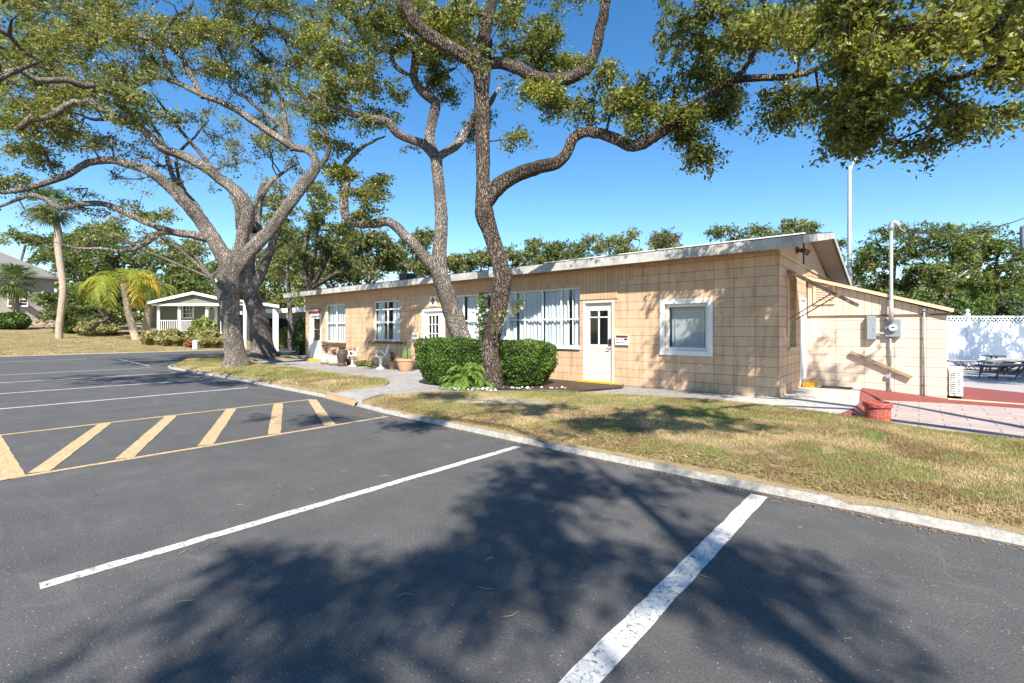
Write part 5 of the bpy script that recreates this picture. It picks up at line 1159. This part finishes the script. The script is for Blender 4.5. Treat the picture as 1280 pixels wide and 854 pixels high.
# white stones in the bed
g = np.random.default_rng(9); ico = [(1,0,0),(-1,0,0),(0,1,0),(0,-1,0),(0,0,1),(0,0,-1)]; fi = [(0,2,4),(2,1,4),(1,3,4),(3,0,4),(2,0,5),(1,2,5),(3,1,5),(0,3,5)]
mb = MB()
for i in range(190):
    px = 560+g.random()*62 if i < 165 else 600+g.random()*110; d = 11.1-abs(g.normal(0,.28)) if i < 165 else 10.9-g.random()*.3; c = G(px,d,.17); s = .022+g.random()*.035
    V = [(c.x+x*s*(.7+g.random()*.6), c.y+y*s*(.7+g.random()*.6), c.z+z*s*.6) for x,y,z in ico]; mb.add(V, fi)
tag(mb.build('white_stones', M['stone'], smooth=True), 'loose white decorative stones at the foot of the hedges', 'stones', kind='stuff')
# ---------------------------------------------------------------- props by the building
def garden_chair(x, y, z, rz):
    t = thing('garden_chair', 'x', 'chair', (0,0,0), 'white cast metal chairs by the wall')
    s = MB(); s.lathe((0,0,.40), [(.0,0),(.19,.0),(.21,.012),(.19,.025),(.0,.025)], 16); s.build('seat', M['cast'], t)
    l = MB(); l.lathe((0,0,0), [(.16,0),(.15,.03),(.06,.06),(.035,.14),(.045,.25),(.07,.36),(.14,.40)], 14); l.build('pedestal', M['cast'], t, smooth=True)
    b = MB(); K = 9
    for i in range(K+1):
        a0 = math.pi*i/K; 
    rim = [(math.cos(a)*.24, .14+.10*math.sin(a), .44+.34*math.sin(a)) for a in [math.pi*i/14 for i in range(15)]]; b.tube(rim, .016, 6)
    for i in range(1,8):
        xx = -.24+.48*i/8; h = .34*math.sqrt(max(0,1-(xx/.24)**2)); b.tube([(xx*.6,.12,.42),(xx*.8+.02*(-1)**i,.16,.42+h*.5),(xx,.14+.1*h/.34,.44+h)], .011, 5)
    for j in (.35,.65): b.tube([(-.23*math.sqrt(1-j*j),.14+.1*j,.44+.34*j),(0,.17+.08*j,.43+.34*j),(.23*math.sqrt(1-j*j),.14+.1*j,.44+.34*j)], .011, 5)
    for sx in (-1,1): b.tube([(sx*.24,.14,.44),(sx*.26,.0,.60),(sx*.22,-.14,.58),(sx*.17,-.12,.42)], .014, 6)
    b.build('backrest', M['cast'], t)
    return t
gc = garden_chair(0,0,0,0); x = WX(440.5,9.75); gc.location = (x,9.75,wz(x)); gc.rotation_euler = (0,0,R(-35)); gc['label'] = 'white cast metal garden chair left of the second window, nearer the pots'
g2 = copy_tree(gc); x = WX(476,9.7); g2.location = (x,9.7,wz(x)); g2.rotation_euler = (0,0,R(-35)); g2['label'] = 'white cast metal garden chair under the second window, nearer the cactus'; g2.scale = (1.15,1.15,1.12)
def pot(px, Y, r, h, mat, label, prof=None, name='plant_pot', cat='pot'):
    x = WX(px,Y); c = (x,Y,wz(x)); t = thing(name, label, cat, c)
    prof = prof or [(r*.62,0),(r*.7,h*.1),(r,h*.82),(r*1.08,h*.84),(r*1.08,h),(r*.92,h),(r*.88,h*.9),(0,h*.88)]
    MB().lathe(c, prof, 20).build('pot', M[mat], t, smooth=False)
    return t, c
def sprig(t, c, n, h, spread, col, seed, L=.07, mat='hedge', stem='stem'):
    g = np.random.default_rng(seed); s = MB()
    C = []
    for i in range(n):
        e = Vector((c[0]+g.normal(0,spread), c[1]+g.normal(0,spread), c[2]+h*(.6+.4*g.random()))); s.tube([c, (c[0]*.5+e.x*.5,c[1]*.5+e.y*.5,c[2]*.4+e.z*.6), tuple(e)], [.008,.006,.003], 4)
        for k in range(12): u = g.random(); C.append((c[0]+(e.x-c[0])*u+g.normal(0,.03), c[1]+(e.y-c[1])*u+g.normal(0,.03), c[2]+(e.z-c[2])*(.3+.7*u)+g.normal(0,.03)))
    s.build(stem, M['bark'], t); leaf_mesh('foliage', np.array(C), t, L, g, dict(base=col, hi=[x*1.6 for x in col], lo=[x*.6 for x in col], brown=(.2,.12,.05)), mat, clump=g.random(len(C))*.4, asp=.3)
t, c = pot(407.5, 9.7, .26, .46, 'pot', 'round pale pot with a dry rusty plant nearest the narrow door', [(.14,0),(.24,.1),(.27,.24),(.22,.38),(.17,.42),(.18,.46),(.13,.46),(0,.42)]); sprig(t, (c[0],c[1],c[2]+.44), 12, .55, .22, (.13,.09,.05), 1)
t, c = pot(418.5, 9.65, .26, .40, 'pot', 'second round pale pot beside the dark urn', [(.14,0),(.25,.09),(.27,.2),(.23,.33),(.19,.37),(.2,.40),(.15,.40),(0,.36)]); sprig(t, (c[0],c[1],c[2]+.38), 6, .28, .12, (.16,.10,.05), 2)
t, c = pot(427.5, 9.6, .17, .7, 'urn', 'tall dark brown urn between the pale pots and the first chair', [(.15,0),(.17,.05),(.13,.12),(.19,.34),(.20,.48),(.12,.62),(.10,.66),(.15,.74),(.11,.74),(0,.68)], 'urn', 'urn')
t, c = pot(437, 10.1, .15, .26, 'rust', 'small rusty pot with brown stems behind the first chair'); sprig(t, (c[0],c[1],c[2]+.24), 10, .5, .14, (.14,.07,.04), 3)
t, c = pot(490.5, 10.05, .14, .25, 'terracotta', 'small terracotta pot with reddish plant behind the second chair'); sprig(t, (c[0],c[1],c[2]+.22), 10, .42, .13, (.16,.07,.05), 4)
t, c = pot(507, 9.75, .30, .42, 'terracotta', 'wide terracotta pot holding a tall green cactus')
for i, (dx, h, r) in enumerate(((0,.62,.065),(-.13,.34,.05),(.14,.4,.05),(-.06,.48,.045))):
    MB().lathe((c[0]+dx,c[1]+.03*i,c[2]+.38), [(r*.8,0),(r,h*.3),(r*.95,h*.8),(r*.5,h*.97),(.0,h)], 9).build('cactus', M['cactus'] if 'cactus' in M else M.setdefault('cactus', plain('cactus_green', (.16,.20,.07), .7, var=.3, vs=12)), t, smooth=False)
for i, (px, Y) in enumerate(((455,10.1),(463,9.95),(449,9.95))):
    x = WX(px,Y); bush(('low yellow green plant between the two white chairs','low leafy plant left of the second white chair','tuft of weeds beside the first white chair')[i], (x,Y), .16, .14, wz(x), wz(x)+.22, 95+i, 500, leaf=.05, pal=dict(base=(.2,.22,.05),hi=(.34,.34,.08),lo=(.1,.12,.03),brown=(.3,.2,.08)), name='plant', cat='plant', core=False, pw=2, ragged=.2)
# red pot on the patio
x = WX(1097,9.3); c = G(1097, 7.42, -.01)
t = thing('planter', 'squat red painted concrete pot with a rim standing on the pavers at the grass edge', 'planter', c)
MB().lathe(c, [(.165,0),(.165,.28),(.19,.30),(.195,.35),(.185,.37),(.15,.37),(.145,.25),(0,.22)], 24).build('pot', M['redpot'], t)
# door mat
a = (-1.75,12.75); tag(MB().box(-1.72,12.85,.160,-1.14,13.3,.172).build('door_mat', M['rubber'], bevel=.004), 'dark rubber door mat on the concrete slab by the pale wall', 'mat')
# AC unit
c = Vector((.82, 14.1, 0)); x0,x1,y0,y1 = .50,.72,14.0,14.9; zb, zt = 0.02,.68
ac = thing('air_conditioner', 'white outdoor air conditioning unit with dark grille behind the wing corner', 'air conditioner', (x0,y0,0))
y0 = 13.95
MB().box(x0,y0+.02,.06,x1,y0+.8,zt-.02).build('case', M['white'], ac, bevel=.01); 
gr = MB(); gr.box(x0+.03,y0+.012,.12,x1-.05,y0+.018,zt-.08); gr.build('grille_back', M['black'], ac)
gl = MB()
for i in range(10): z = .12+(zt-.2)*(i+.5)/10; gl.box(x0+.03,y0-.004,z-.012,x1-.05,y0+.010,z+.012)
gl.box(x0+.10,y0-.008,.10,x0+.13,y0-.005,zt-.07); gl.build('grille', M['white'], ac); MB().box(x0+.02,y0+.1,.0,x0+.06,y0+.7,.058).box(x1-.06,y0+.1,.0,x1-.02,y0+.7,.058).build('foot', M['black'], ac)
# vinyl fence with lattice top
A = G(1140,25.2,0); Bp = G(1330,18.6/ .93,0)
A = G(1120,19.6); Bp = G(1320,19.6); dv = (Bp-A); LF = dv.length; dv.normalize(); nv = Vector((-dv.y,dv.x,0))
fe = thing('vinyl_fence', 'white vinyl privacy fence with a lattice strip along the top', 'fence', A); Zt = P(0,395,19.6).z
def fbox(mb, s0, s1, z0, z1, t0, t1):
    V = [A+dv*s+nv*t+Vector((0,0,z)) for z in (z0,z1) for (s,t) in ((s0,t0),(s1,t0),(s1,t1),(s0,t1))]; mb.add(V, [(0,3,2,1),(4,5,6,7),(0,1,5,4),(1,2,6,5),(2,3,7,6),(3,0,4,7)])
posts = [ (px-1120)/200*LF for px in (1135,1209.5,1284)]
mb = MB(); s = 0
while s < LF: fbox(mb, s, s+.146, .05, Zt-.36, -.02, .02); s += .15
mb.build('panel', M['plastic'], fe)
mb = MB(); fbox(mb, 0, LF, Zt-.36, Zt-.27, -.03, .03); fbox(mb, 0, LF, Zt-.06, Zt, -.03, .03); fbox(mb,0,LF,.0,.05,-.03,.03); mb.build('rail', M['plastic'], fe)
mb = MB(); s = -.2
while s < LF+.2:
    for sg in (1,-1):
        a = A+dv*s+Vector((0,0,Zt-.27))+nv*.006*sg; b = A+dv*(s+.21*sg)+Vector((0,0,Zt-.06))+nv*.006*sg; mb.bar(a, b, .045, .008, up=tuple(nv.cross(Vector((0,0,1)))) if False else tuple(nv)) if False else mb.add([a-dv*.024-nv*.004, a+dv*.024-nv*.004, b+dv*.024-nv*.004, b-dv*.024-nv*.004, a-dv*.024+nv*.004, a+dv*.024+nv*.004, b+dv*.024+nv*.004, b-dv*.024+nv*.004],[(0,1,2,3),(7,6,5,4),(0,4,5,1),(1,5,6,2),(2,6,7,3),(3,7,4,0)])
    s += .155
mb.build('lattice', M['plastic'], fe)
for s in posts:
    mb = MB(); fbox(mb, s-.06, s+.06, 0, Zt+.06, -.06, .06); p = mb.build('post', M['plastic'], fe); q = A+dv*s
    MB().lathe((q.x,q.y,Zt+.06), [(.085,0),(.085,.03),(.05,.05),(.03,.08),(.075,.14),(.06,.2),(0,.23)], 12).build('finial', M['plastic'], p)
# loungers
def lounger():
    t = thing('sun_lounger', 'x', 'sun lounger', (0,0,0), 'sling sun loungers on the pool deck')
    f = MB()
    for y in (-.3,.3):
        f.tube([(-.95,y,.30),(-.2,y,.34),(.35,y,.34)], .018, 6)
        arc = [(.30+.55*math.sin(a), y*1.08, .30+.30*math.cos(a)-.28) for a in [R(x) for x in range(-80,91,17)]]; f.tube(arc, .018, 6)
        f.tube([(-.75,y,.31),(-.82,y,.0)], .016, 6); f.tube([(-.2,y,.33),(-.45,y*1.05,.0),(-.6,y*1.05,.02)], .016, 6)
    f.tube([(-.95,-.3,.3),(-.95,.3,.3)], .018, 6); f.tube([(.35,-.3,.34),(.35,.3,.34)], .018, 6); f.build('frame', M['frame'], t)
    s = MB(); s.add([(-.93,-.28,.315),(-.2,-.28,.345),(.33,-.28,.35),(.33,.28,.35),(-.2,.28,.345),(-.93,.28,.315),(-.93,-.28,.325),(-.2,-.28,.355),(.33,-.28,.36),(.33,.28,.36),(-.2,.28,.355),(-.93,.28,.325)],[(0,1,4,5),(1,2,3,4),(11,10,7,6),(10,9,8,7),(0,6,7,1),(1,7,8,2),(5,4,10,11),(4,3,9,10),(0,5,11,6),(2,8,9,3)]); s.build('sling', M['sling'], t)
    b = MB(); b.add([(.34,-.28,.35),(.92,-.28,.50),(.92,.28,.50),(.34,.28,.35),(.34,-.28,.36),(.92,-.28,.51),(.92,.28,.51),(.34,.28,.36)],[(0,3,2,1),(4,5,6,7),(0,1,5,4),(1,2,6,5),(2,3,7,6),(3,0,4,7)]); b.build('backrest', M['sling'], t)
    return t
l0 = lounger()
sp = [(1196,17.6,R(200),'sling lounger beside the white fence at the wing corner',0),(1280,14.3,R(30),'nearest sling lounger at the right edge of the deck',0),(1277,16.0,R(32),'second sling lounger in the row at the right edge',0),(1280,16.6,R(33),'third sling lounger in the row at the right edge',0),(1284,17.2,R(34),'farthest sling lounger in the right hand row nearest the fence',0)]
for i, (px, d, rz, lab, z) in enumerate(sp):
    o = l0 if i == 0 else copy_tree(l0); o.location = G(px,d,z); o.rotation_euler = (0,0,rz); o['label'] = lab
    if i: o.scale = (1.15,1.1,1.25)
tb = thing('side_table', 'small round dark side table with crossed legs near the white fence', 'table', G(1242,18.6)); c = G(1242,18.6)
MB().lathe((c.x,c.y,.44), [(0,0),(.36,0),(.37,.015),(.36,.03),(0,.03)], 20).build('table_top', M['frame'], tb)
for k in range(4): a = k*math.pi/2+.5; MB().tube([(c.x+.12*math.cos(a),c.y+.12*math.sin(a),.44),(c.x+.04*math.cos(a),c.y+.04*math.sin(a),.25),(c.x+.26*math.cos(a),c.y+.26*math.sin(a),0)], .016, 6).build('leg', M['frame'], tb)

for i, (px, d, wp_, hp_, lab) in enumerate(((1196,24,50,44,'leafy green shrub above the fence by the wing corner'),(1232,25,50,40,'dark leafy shrub behind the fence left of the middle palmetto'),(1275,24,60,56,'tall leafy shrub behind the fence at the right edge'),(1125,26,80,60,'bushy shrub showing over the low wing roof behind the mast'))):
    c = G(px,d); r = wp_/2*d/F; bush(lab, c, r, r*.8, 0, 2.0+hp_*d/F*.5, 120+i, 5000, leaf=.13, pal=DARKG, name='shrub', cat='shrub', pw=2.2, top=1, ragged=.25)
# ---------------------------------------------------------------- houses on the left
def house_box(o, a, b, h0, h1, depth, mat, name='wall'):
    """box whose front face runs between ground points a,b"""
    a = Vector((a[0],a[1],0)); b = Vector((b[0],b[1],0)); n = Vector((-(b-a).y,(b-a).x,0)).normalized()*depth
    V = [(*p.xy,h0) for p in (a,b,b+n,a+n)]+[(*p.xy,h1) for p in (a,b,b+n,a+n)]
    return MB().add(V,[(0,3,2,1),(4,5,6,7),(0,1,5,4),(1,2,6,5),(2,3,7,6),(3,0,4,7)]).build(name, M[mat], o), n
M['olive'] = block('olive_siding', 2, (.21,.21,.165), 0, 0, w=100, h=.2, ms=.01, mort=.6, dirt=False)
M['beige'] = block('beige_siding', 2, (.42,.38,.33), 0, 0, w=100, h=.2, ms=.01, mort=.7, dirt=False)
M['peach'] = plain('peach_stucco', (.55,.42,.34), .8, var=.08)
M['shingle'] = plain('grey_shingle', (.20,.19,.185), .9, var=.2, vs=8)
M['pane_dark'] = plain('dark_window_glass', (.03,.04,.05), .08, var=.05, bump=0, spec=.8)
# porch house: gable end faces the viewer; front along a line at depth 41
d = 41
def Hx(px, dd=0): return G(px, d+dd)
ph = thing('porch_house', 'single storey olive house with white railed porch and low gable roof', 'house', Hx(235))
fz = 1.28; ez = P(0,378,d).z; pk = P(0,366,d).z
a = Hx(189,3.0); b = Hx(300,3.0); wl_, n_ = house_box(ph, a, b, .2, ez, 9, 'olive')
fa_, fb_ = Hx(188), Hx(302)
rt3 = (fb_-fa_).normalized(); nn = Vector((-rt3.y,rt3.x,0))
def hq(px, dd, z): v = G(px, d+dd); return (v.x, v.y, z)
flr = MB(); V = [hq(188,0,fz-.25),hq(302,0,fz-.25),hq(302,2.95,fz-.25),hq(188,2.95,fz-.25),hq(188,0,fz),hq(302,0,fz),hq(302,2.95,fz),hq(188,2.95,fz)]; BX = [(0,3,2,1),(4,5,6,7),(0,1,5,4),(1,2,6,5),(2,3,7,6),(3,0,4,7)]
flr.add(V,BX); flr.build('porch_floor', M['white'], ph)
sk = MB(); sk.add([hq(189,.15,.1),hq(301,.15,.1),hq(301,.3,.1),hq(189,.3,.1),hq(189,.15,fz-.26),hq(301,.15,fz-.26),hq(301,.3,fz-.26),hq(189,.3,fz-.26)],BX); sk.build('skirting', M['fascia'], ph)
rfm = MB()
def rq(px0,px1,z0,z1,t,dd0=-.5,dd1=12):
    rfm.add([hq(px0,dd0,z0-t),hq(px1,dd0,z1-t),hq(px1,dd1,z1-t),hq(px0,dd1,z0-t),hq(px0,dd0,z0),hq(px1,dd0,z1),hq(px1,dd1,z1),hq(px0,dd1,z0)],BX)
rq(184,241,ez,pk+.05,.12); rq(241.2,306,pk+.05,ez-.1,.12); HR = rfm.build('roof', M['shingle'], ph)
rfm = MB(); rq(183.5,241,ez+.02,pk+.07,.24,-.58,-.52); rq(241.2,306.5,pk+.07,ez-.08,.24,-.58,-.52); rfm.build('fascia', M['white'], HR)
gb = MB(); gb.add([hq(190,-.2,ez-.12),hq(300,-.2,ez-.12),hq(241,-.2,pk-.15),hq(190,-.1,ez-.12),hq(300,-.1,ez-.12),hq(241,-.1,pk-.15)],[(0,1,2),(5,4,3),(0,3,4,1),(1,4,5,2),(2,5,3,0)]); gb.build('gable', M['olive'], ph)
bm = MB(); bm.add([hq(189,-.3,ez-.32),hq(301,-.3,ez-.32),hq(301,-.1,ez-.32),hq(189,-.1,ez-.32),hq(189,-.3,ez-.13),hq(301,-.3,ez-.13),hq(301,-.1,ez-.13),hq(189,-.1,ez-.13)],BX); bm.build('beam', M['white'], ph)
for px in (198,224,258.5,285): q = Hx(px,.1); MB().box(q.x-.09,q.y-.09,fz,q.x+.09,q.y+.09,ez-.3).build('post', M['white'], ph)
for p0, p1 in ((199,223),(225,257.5)):
    mb = MB(); A_ = Vector(hq(p0,.1,fz)); B_ = Vector(hq(p1,.1,fz)); mb.bar(A_+Vector((0,0,1.0)),B_+Vector((0,0,1.0)),.08,.06); mb.bar(A_+Vector((0,0,.12)),B_+Vector((0,0,.12)),.05,.05); k = int((B_-A_).length/.17)
    for i in range(1,k): q = A_+(B_-A_)*i/k; mb.bar(q+Vector((0,0,.12)),q+Vector((0,0,1.0)),.045,.045)
    mb.build('railing', M['white'], ph)
mb = MB(); A_ = Vector(hq(275,-.6,.5)); B_ = Vector(hq(259,.0,fz)); mb.bar(Vector(hq(276,.1,fz+.95)),Vector(hq(288,-.8,fz+.3)),.07,.06)
for i in range(7): q = Vector(hq(276+12*i/6,.1-.9*i/6,fz-.6*i/6)); mb.bar(q,q+Vector((0,0,.92)),.045,.045)
mb.build('stair_railing', M['white'], ph)
w0 = P(229,396,d+2.9); w1 = P(242,382,d+2.9)
def hwin(parent, px0, py0, px1, py1, d, frame=.1, cols=2, rows=2, name='window', off=.06):
    a = P(px0,py1,d-off); b = P(px1,py0,d-off); z0, z1 = a.z, b.z; dirr = Vector((b.x-a.x,b.y-a.y,0)); L = dirr.length; dirr.normalize(); n = Vector((dirr.y,-dirr.x,0))
    def bb(mb,s0,s1,za,zb,t0,t1): mb.add([a.xy.to_3d()*1+dirr*s+n*t+Vector((0,0,z)) for z in (za,zb) for s,t in ((s0,t0),(s1,t0),(s1,t1),(s0,t1))],BX)
    f = MB(); bb(f,-frame,0,z0-frame,z1+frame,-.05,.05); bb(f,L,L+frame,z0-frame,z1+frame,-.05,.05); bb(f,0,L,z0-frame,z0,-.05,.05); bb(f,0,L,z1,z1+frame,-.05,.05)
    for i in range(1,cols): bb(f,L*i/cols-.02,L*i/cols+.02,z0,z1,-.01,.04)
    for i in range(1,rows): bb(f,0,L,z0+(z1-z0)*i/rows-.02,z0+(z1-z0)*i/rows+.02,-.012,.042)
    o = f.build(name, M['white'], parent); g = MB(); bb(g,0,L,z0,z1,-.04,-.012); g.build('pane', M['pane_dark'], o); return o
hwin(ph, 229,383,241,396.5, d+3, .12, 3, 3)
a = P(258,414,d+2.9); b = P(272,382,d+2.9); dr = MB(); 
dr.add([a,(b.x,b.y,a.z),(b.x,b.y,b.z),(a.x,a.y,b.z)],[(0,1,2,3)]); dd_ = Vector((b.x-a.x,b.y-a.y,0)); n = Vector((dd_.y,-dd_.x,0)).normalized()*.04
dm = MB().add([a+n,Vector((b.x,b.y,a.z))+n,b+n,Vector((a.x,a.y,b.z))+n,a-n,Vector((b.x,b.y,a.z))-n,b-n,Vector((a.x,a.y,b.z))-n],[(0,1,2,3),(7,6,5,4),(0,4,5,1),(1,5,6,2),(2,6,7,3),(3,7,4,0)]).build('door', M['white'], ph)
cc = (a+b)/2; u_ = dd_.normalized(); ov = [cc+n*1.3+u_*.28*math.cos(t)+Vector((0,0,.35+.68*math.sin(t))) for t in [2*math.pi*i/20 for i in range(20)]]
MB().add(ov+[p+n*.4 for p in ov], [tuple(range(20,40))]+[(i,(i+1)%20,20+(i+1)%20,20+i) for i in range(20)]).build('pane', M['pane_dark'], dm)
q = Vector(hq(243,3,ez-.35)); tag(MB().lathe((q.x,q.y,q.z),[(.05,.2),(.1,.12),(.16,0),(0,-.06)],10).build('porch_light', M['white']), 'small white hanging lamp on the olive porch wall', 'lamp')
# carport
cp = thing('carport', 'flat white carport roof on slim white posts between the porch house and the building', 'carport', G(330,38))
mb = MB(); zc0 = P(0,393,36).z; zc1 = P(0,388,36).z
def cq(px, dd, z): v = G(px, dd); return (v.x,v.y,z)
mb.add([cq(300,38,zc0+.05),cq(392,34,zc0+.15),cq(404,44,zc0+.7),cq(300,48,zc0+.5),cq(300,38,zc0+.3),cq(392,34,zc0+.5),cq(404,44,zc0+.95),cq(300,48,zc0+.75)],BX); mb.build('roof', M['white'], cp)
for px, dd in ((344,36.2),(331,37),(318,38.6),(310,44)): q = G(px,dd); MB().box(q.x-.11,q.y-.11,-.05,q.x+.11,q.y+.11,zc0+.25).build('post', M['white'], cp)
ca = thing('carport', 'higher white canopy with a single stout white post left of the flat carport', 'carport', G(335,33))
zz = P(0,384,33).z; mb = MB(); mb.add([cq(296,34,zz+.5),cq(349,32,zz-.1),cq(349,37,zz+.15),cq(296,39,zz+.55),cq(296,34,zz+.62),cq(349,32,zz+.1),cq(349,37,zz+.35),cq(296,39,zz+.75)],BX); mb.build('roof', M['white'], ca)
q = G(344.5,32.6); MB().box(q.x-.14,q.y-.14,-.05,q.x+.14,q.y+.14,zz+.0).build('post', M['white'], ca)
q = G(306,33.5); MB().box(q.x-.08,q.y-.08,-.05,q.x+.08,q.y+.08,zz+.4).build('post', M['white'], ca)
fr = thing('far_house', 'low beige house with a dark block painted as carport shade behind the building corner', 'house', G(370,46)); house_box(fr, G(300,47), G(372,47), 0, P(0,398,47).z, 6, 'dark', 'shade_block')  # solid block; the shade under the carport is put into its dark colour
house_box(fr, G(365,46), G(398,44), 0, P(0,390,46).z, 6, 'beige'); hwin(fr, 372,400,379,405, 45.2, .08, 1, 1, off=.3)
# two storey house
th = thing('two_storey_house', 'large beige two storey house with grey roof at the left edge', 'house', G(20,58))
A_, B_ = G(-60,52), G(68,60); z2 = P(0,343,55).z; zb = P(0,397,55).z
house_box(th, A_, B_, zb, z2, 12, 'beige'); dvv = (B_-A_).normalized(); nq = Vector((-dvv.y,dvv.x,0))
A2 = A_-nq*.4; B2 = B_+dvv*5.2-nq*.4; house_box(th, A2, B2, .4, zb-.01, 12, 'peach', 'lower_wall')
e0 = A_-dvv*.8-nq*.8; e1 = B_+dvv*.8-nq*.8; e2 = e1+nq*13.6; e3 = e0+nq*13.6; r0 = (e0+e3)/2+dvv*3; r1 = (e1+e2)/2-dvv*5
zr_ = P(0,310,60).z; V = [(*p.xy,z2-.1) for p in (e0,e1,e2,e3)]+[(*p.xy,z2+.15) for p in (e0,e1,e2,e3)]+[(*r0.xy,zr_),(*r1.xy,zr_)]
MB().add(V,[(0,3,2,1),(0,1,5,4),(1,2,6,5),(2,3,7,6),(3,0,4,7),(4,5,9,8),(5,6,9),(6,7,8,9),(7,4,8)]).build('roof', M['shingle'], th)
def wline(px): # depth along front wall for px
    rx, ry = ray(px); a = A_; dd = dvv
    det = rx*(-dd.y)+ry*dd.x; return (a.x*(-dd.y)+a.y*dd.x)/det
for x0,x1,y0,y1 in ((11,15.5,369,382),(24,34,375,382)): hwin(th, x0,y0,x1,y1, wline((x0+x1)/2), .14, 1, 2, off=.25)
for x0,x1 in ((12,17),(25,31)): hwin(th, x0,395,x1,396.5, wline((x0+x1)/2)-.3, .05, 1, 1, name='vent', off=.3)
# left shrubs
gr = lambda px, d: .04+max(0,(-G(px,d).x-38.5))*.045
def shrub(label, px, d, wpx, hpx, seed, pal=None, n=2500, name='shrub', leaf=None, pw=2.2, **k):
    c = G(px,d); z = gr(px,d); r = wpx/2*d/F; bush(label, c, r, r*.8, z, z+hpx*d/F, seed, n, leaf=leaf or 3.0*d/F, pal=pal, name=name, cat='shrub', pw=pw, top=1, **k)
shrub('round clipped green bush in front of the peach wall', 15, 49, 38, 20, 101, pw=2.6, n=4500)
YG = dict(base=(.22,.26,.06),hi=(.36,.38,.10),lo=(.11,.14,.04),brown=(.3,.2,.1)); DRYG = dict(base=(.30,.27,.11),hi=(.42,.38,.17),lo=(.18,.17,.07),brown=(.34,.24,.13))
shrub('olive shrub under the low dark tree', 120, 44, 46, 17, 102, DRYG, core=False, ragged=.2)
shrub('straggly shrub left of the yellow palm trunk', 95, 46, 30, 13, 103, DARKG, core=False, ragged=.2)
shrub('dry yellow grassy clump left of the porch steps', 192, 36.5, 30, 17, 104, DRYG, core=False, ragged=.25, n=3000)
shrub('dry yellow grassy clump in the middle of the far bed', 215, 36, 34, 19, 105, DRYG, core=False, ragged=.25, n=3000)
shrub('pale grassy clump behind the white stub post', 262, 35.5, 34, 19, 106, DRYG, core=False, ragged=.25, n=3000)
shrub('bright lime green shrub in front of the porch door', 254, 37.5, 34, 32, 107, YG, core=False, ragged=.2, n=3400)
shrub('reddish bedding plant in front of the porch', 238, 35.2, 16, 9, 108, dict(base=(.30,.10,.05),hi=(.4,.2,.08),lo=(.14,.1,.04),brown=(.3,.1,.05)), core=False, n=700)
shrub('yellow green shrub between the carport posts', 356, 36, 15, 24, 109, YG, core=False, ragged=.2, n=1600)
shrub('green shrub at the foot of the thick leaning oak by the carport', 336, 37.5, 14, 24, 110, YG, core=False, ragged=.2, n=1400)
shrub('dark leafy bush against the left corner of the building', 378, 28, 22, 42, 111, DARKG, ragged=.15, n=3500)
c = G(229, 38, .3); root = thing('sago_palm', 'low sago palm with stiff arching fronds in front of the porch', 'sago palm', c); g = np.random.default_rng(6); acc = newacc((.13,.22,.05))
for k in range(22): frond(acc, (c.x,c.y,.9), g.random()*6.28, R(20+55*g.random()), 1.3, 20, .28, 1.2, g, .014)
flush(acc, 'crown', root); MB().tube([(c.x,c.y,.1),(c.x,c.y,.95)], [.2,.16], 10).build('trunk', M['palmbark'], root)
c = G(244, 33.8, .03); sb = thing('bollard', 'short white marker stub beside the far road edge', 'bollard', c)
MB().lathe(c, [(.16,0),(.16,.55),(.19,.58),(.19,.64),(.1,.7),(0,.72)], 14).build('post', M['white'], sb)
c = G(5, 42, .1); sb = thing('bollard', 'tiny white marker in the grass at the left edge', 'bollard', c); MB().lathe(c, [(.15,0),(.14,.35),(.08,.45),(0,.46)], 10).build('post', M['white'], sb)
# ---------------------------------------------------------------- camera, light
cam = bpy.data.cameras.new('camera'); co = bpy.data.objects.new('camera', cam); COL.objects.link(co); SC.camera = co
cam.sensor_width = 36; cam.lens = F/1280*36; cam.shift_y = -15/1280; cam.clip_end = 900; cam.clip_start = .05
co.location = (0,0,H); co.rotation_euler = (R(90),0,R(40.8))
AZ, EL = R(44), R(44)
sd = Vector((math.sin(AZ)*math.cos(EL), -math.cos(AZ)*math.cos(EL), math.sin(EL)))
sun = bpy.data.lights.new('sun', 'SUN'); so = bpy.data.objects.new('sun', sun); COL.objects.link(so); sun.energy = 5.0; sun.angle = R(.55); sun.color = (1,.94,.84)
so.rotation_euler = sd.to_track_quat('Z','Y').to_euler(); so.location = (5,-5,20)
w = bpy.data.worlds.new('World'); SC.world = w; w.use_nodes = True; nt = w.node_tree
sky = nt.nodes.new('ShaderNodeTexSky'); sky.sky_type = 'NISHITA'; sky.sun_disc = False; sky.sun_elevation = EL; sky.sun_rotation = math.pi-AZ; sky.air_density = 1.0; sky.dust_density = .05; sky.ozone_density = 1.6; sky.altitude = 0
hs = nt.nodes.new('ShaderNodeHueSaturation'); hs.inputs['Saturation'].default_value = 1.32; hs.inputs['Value'].default_value = 1.14
nt.links.new(sky.outputs[0], hs.inputs['Color']); nt.links.new(hs.outputs[0], nt.nodes['Background'].inputs[0]); nt.nodes['Background'].inputs[1].default_value = .092
SC.view_settings.view_transform = 'Standard'; SC.view_settings.look = 'None'; SC.view_settings.gamma = 1; SC.view_settings.exposure = 1.05
SC.render.engine = 'CYCLES'; SC.cycles.max_bounces = 6; SC.cycles.transparent_max_bounces = 8
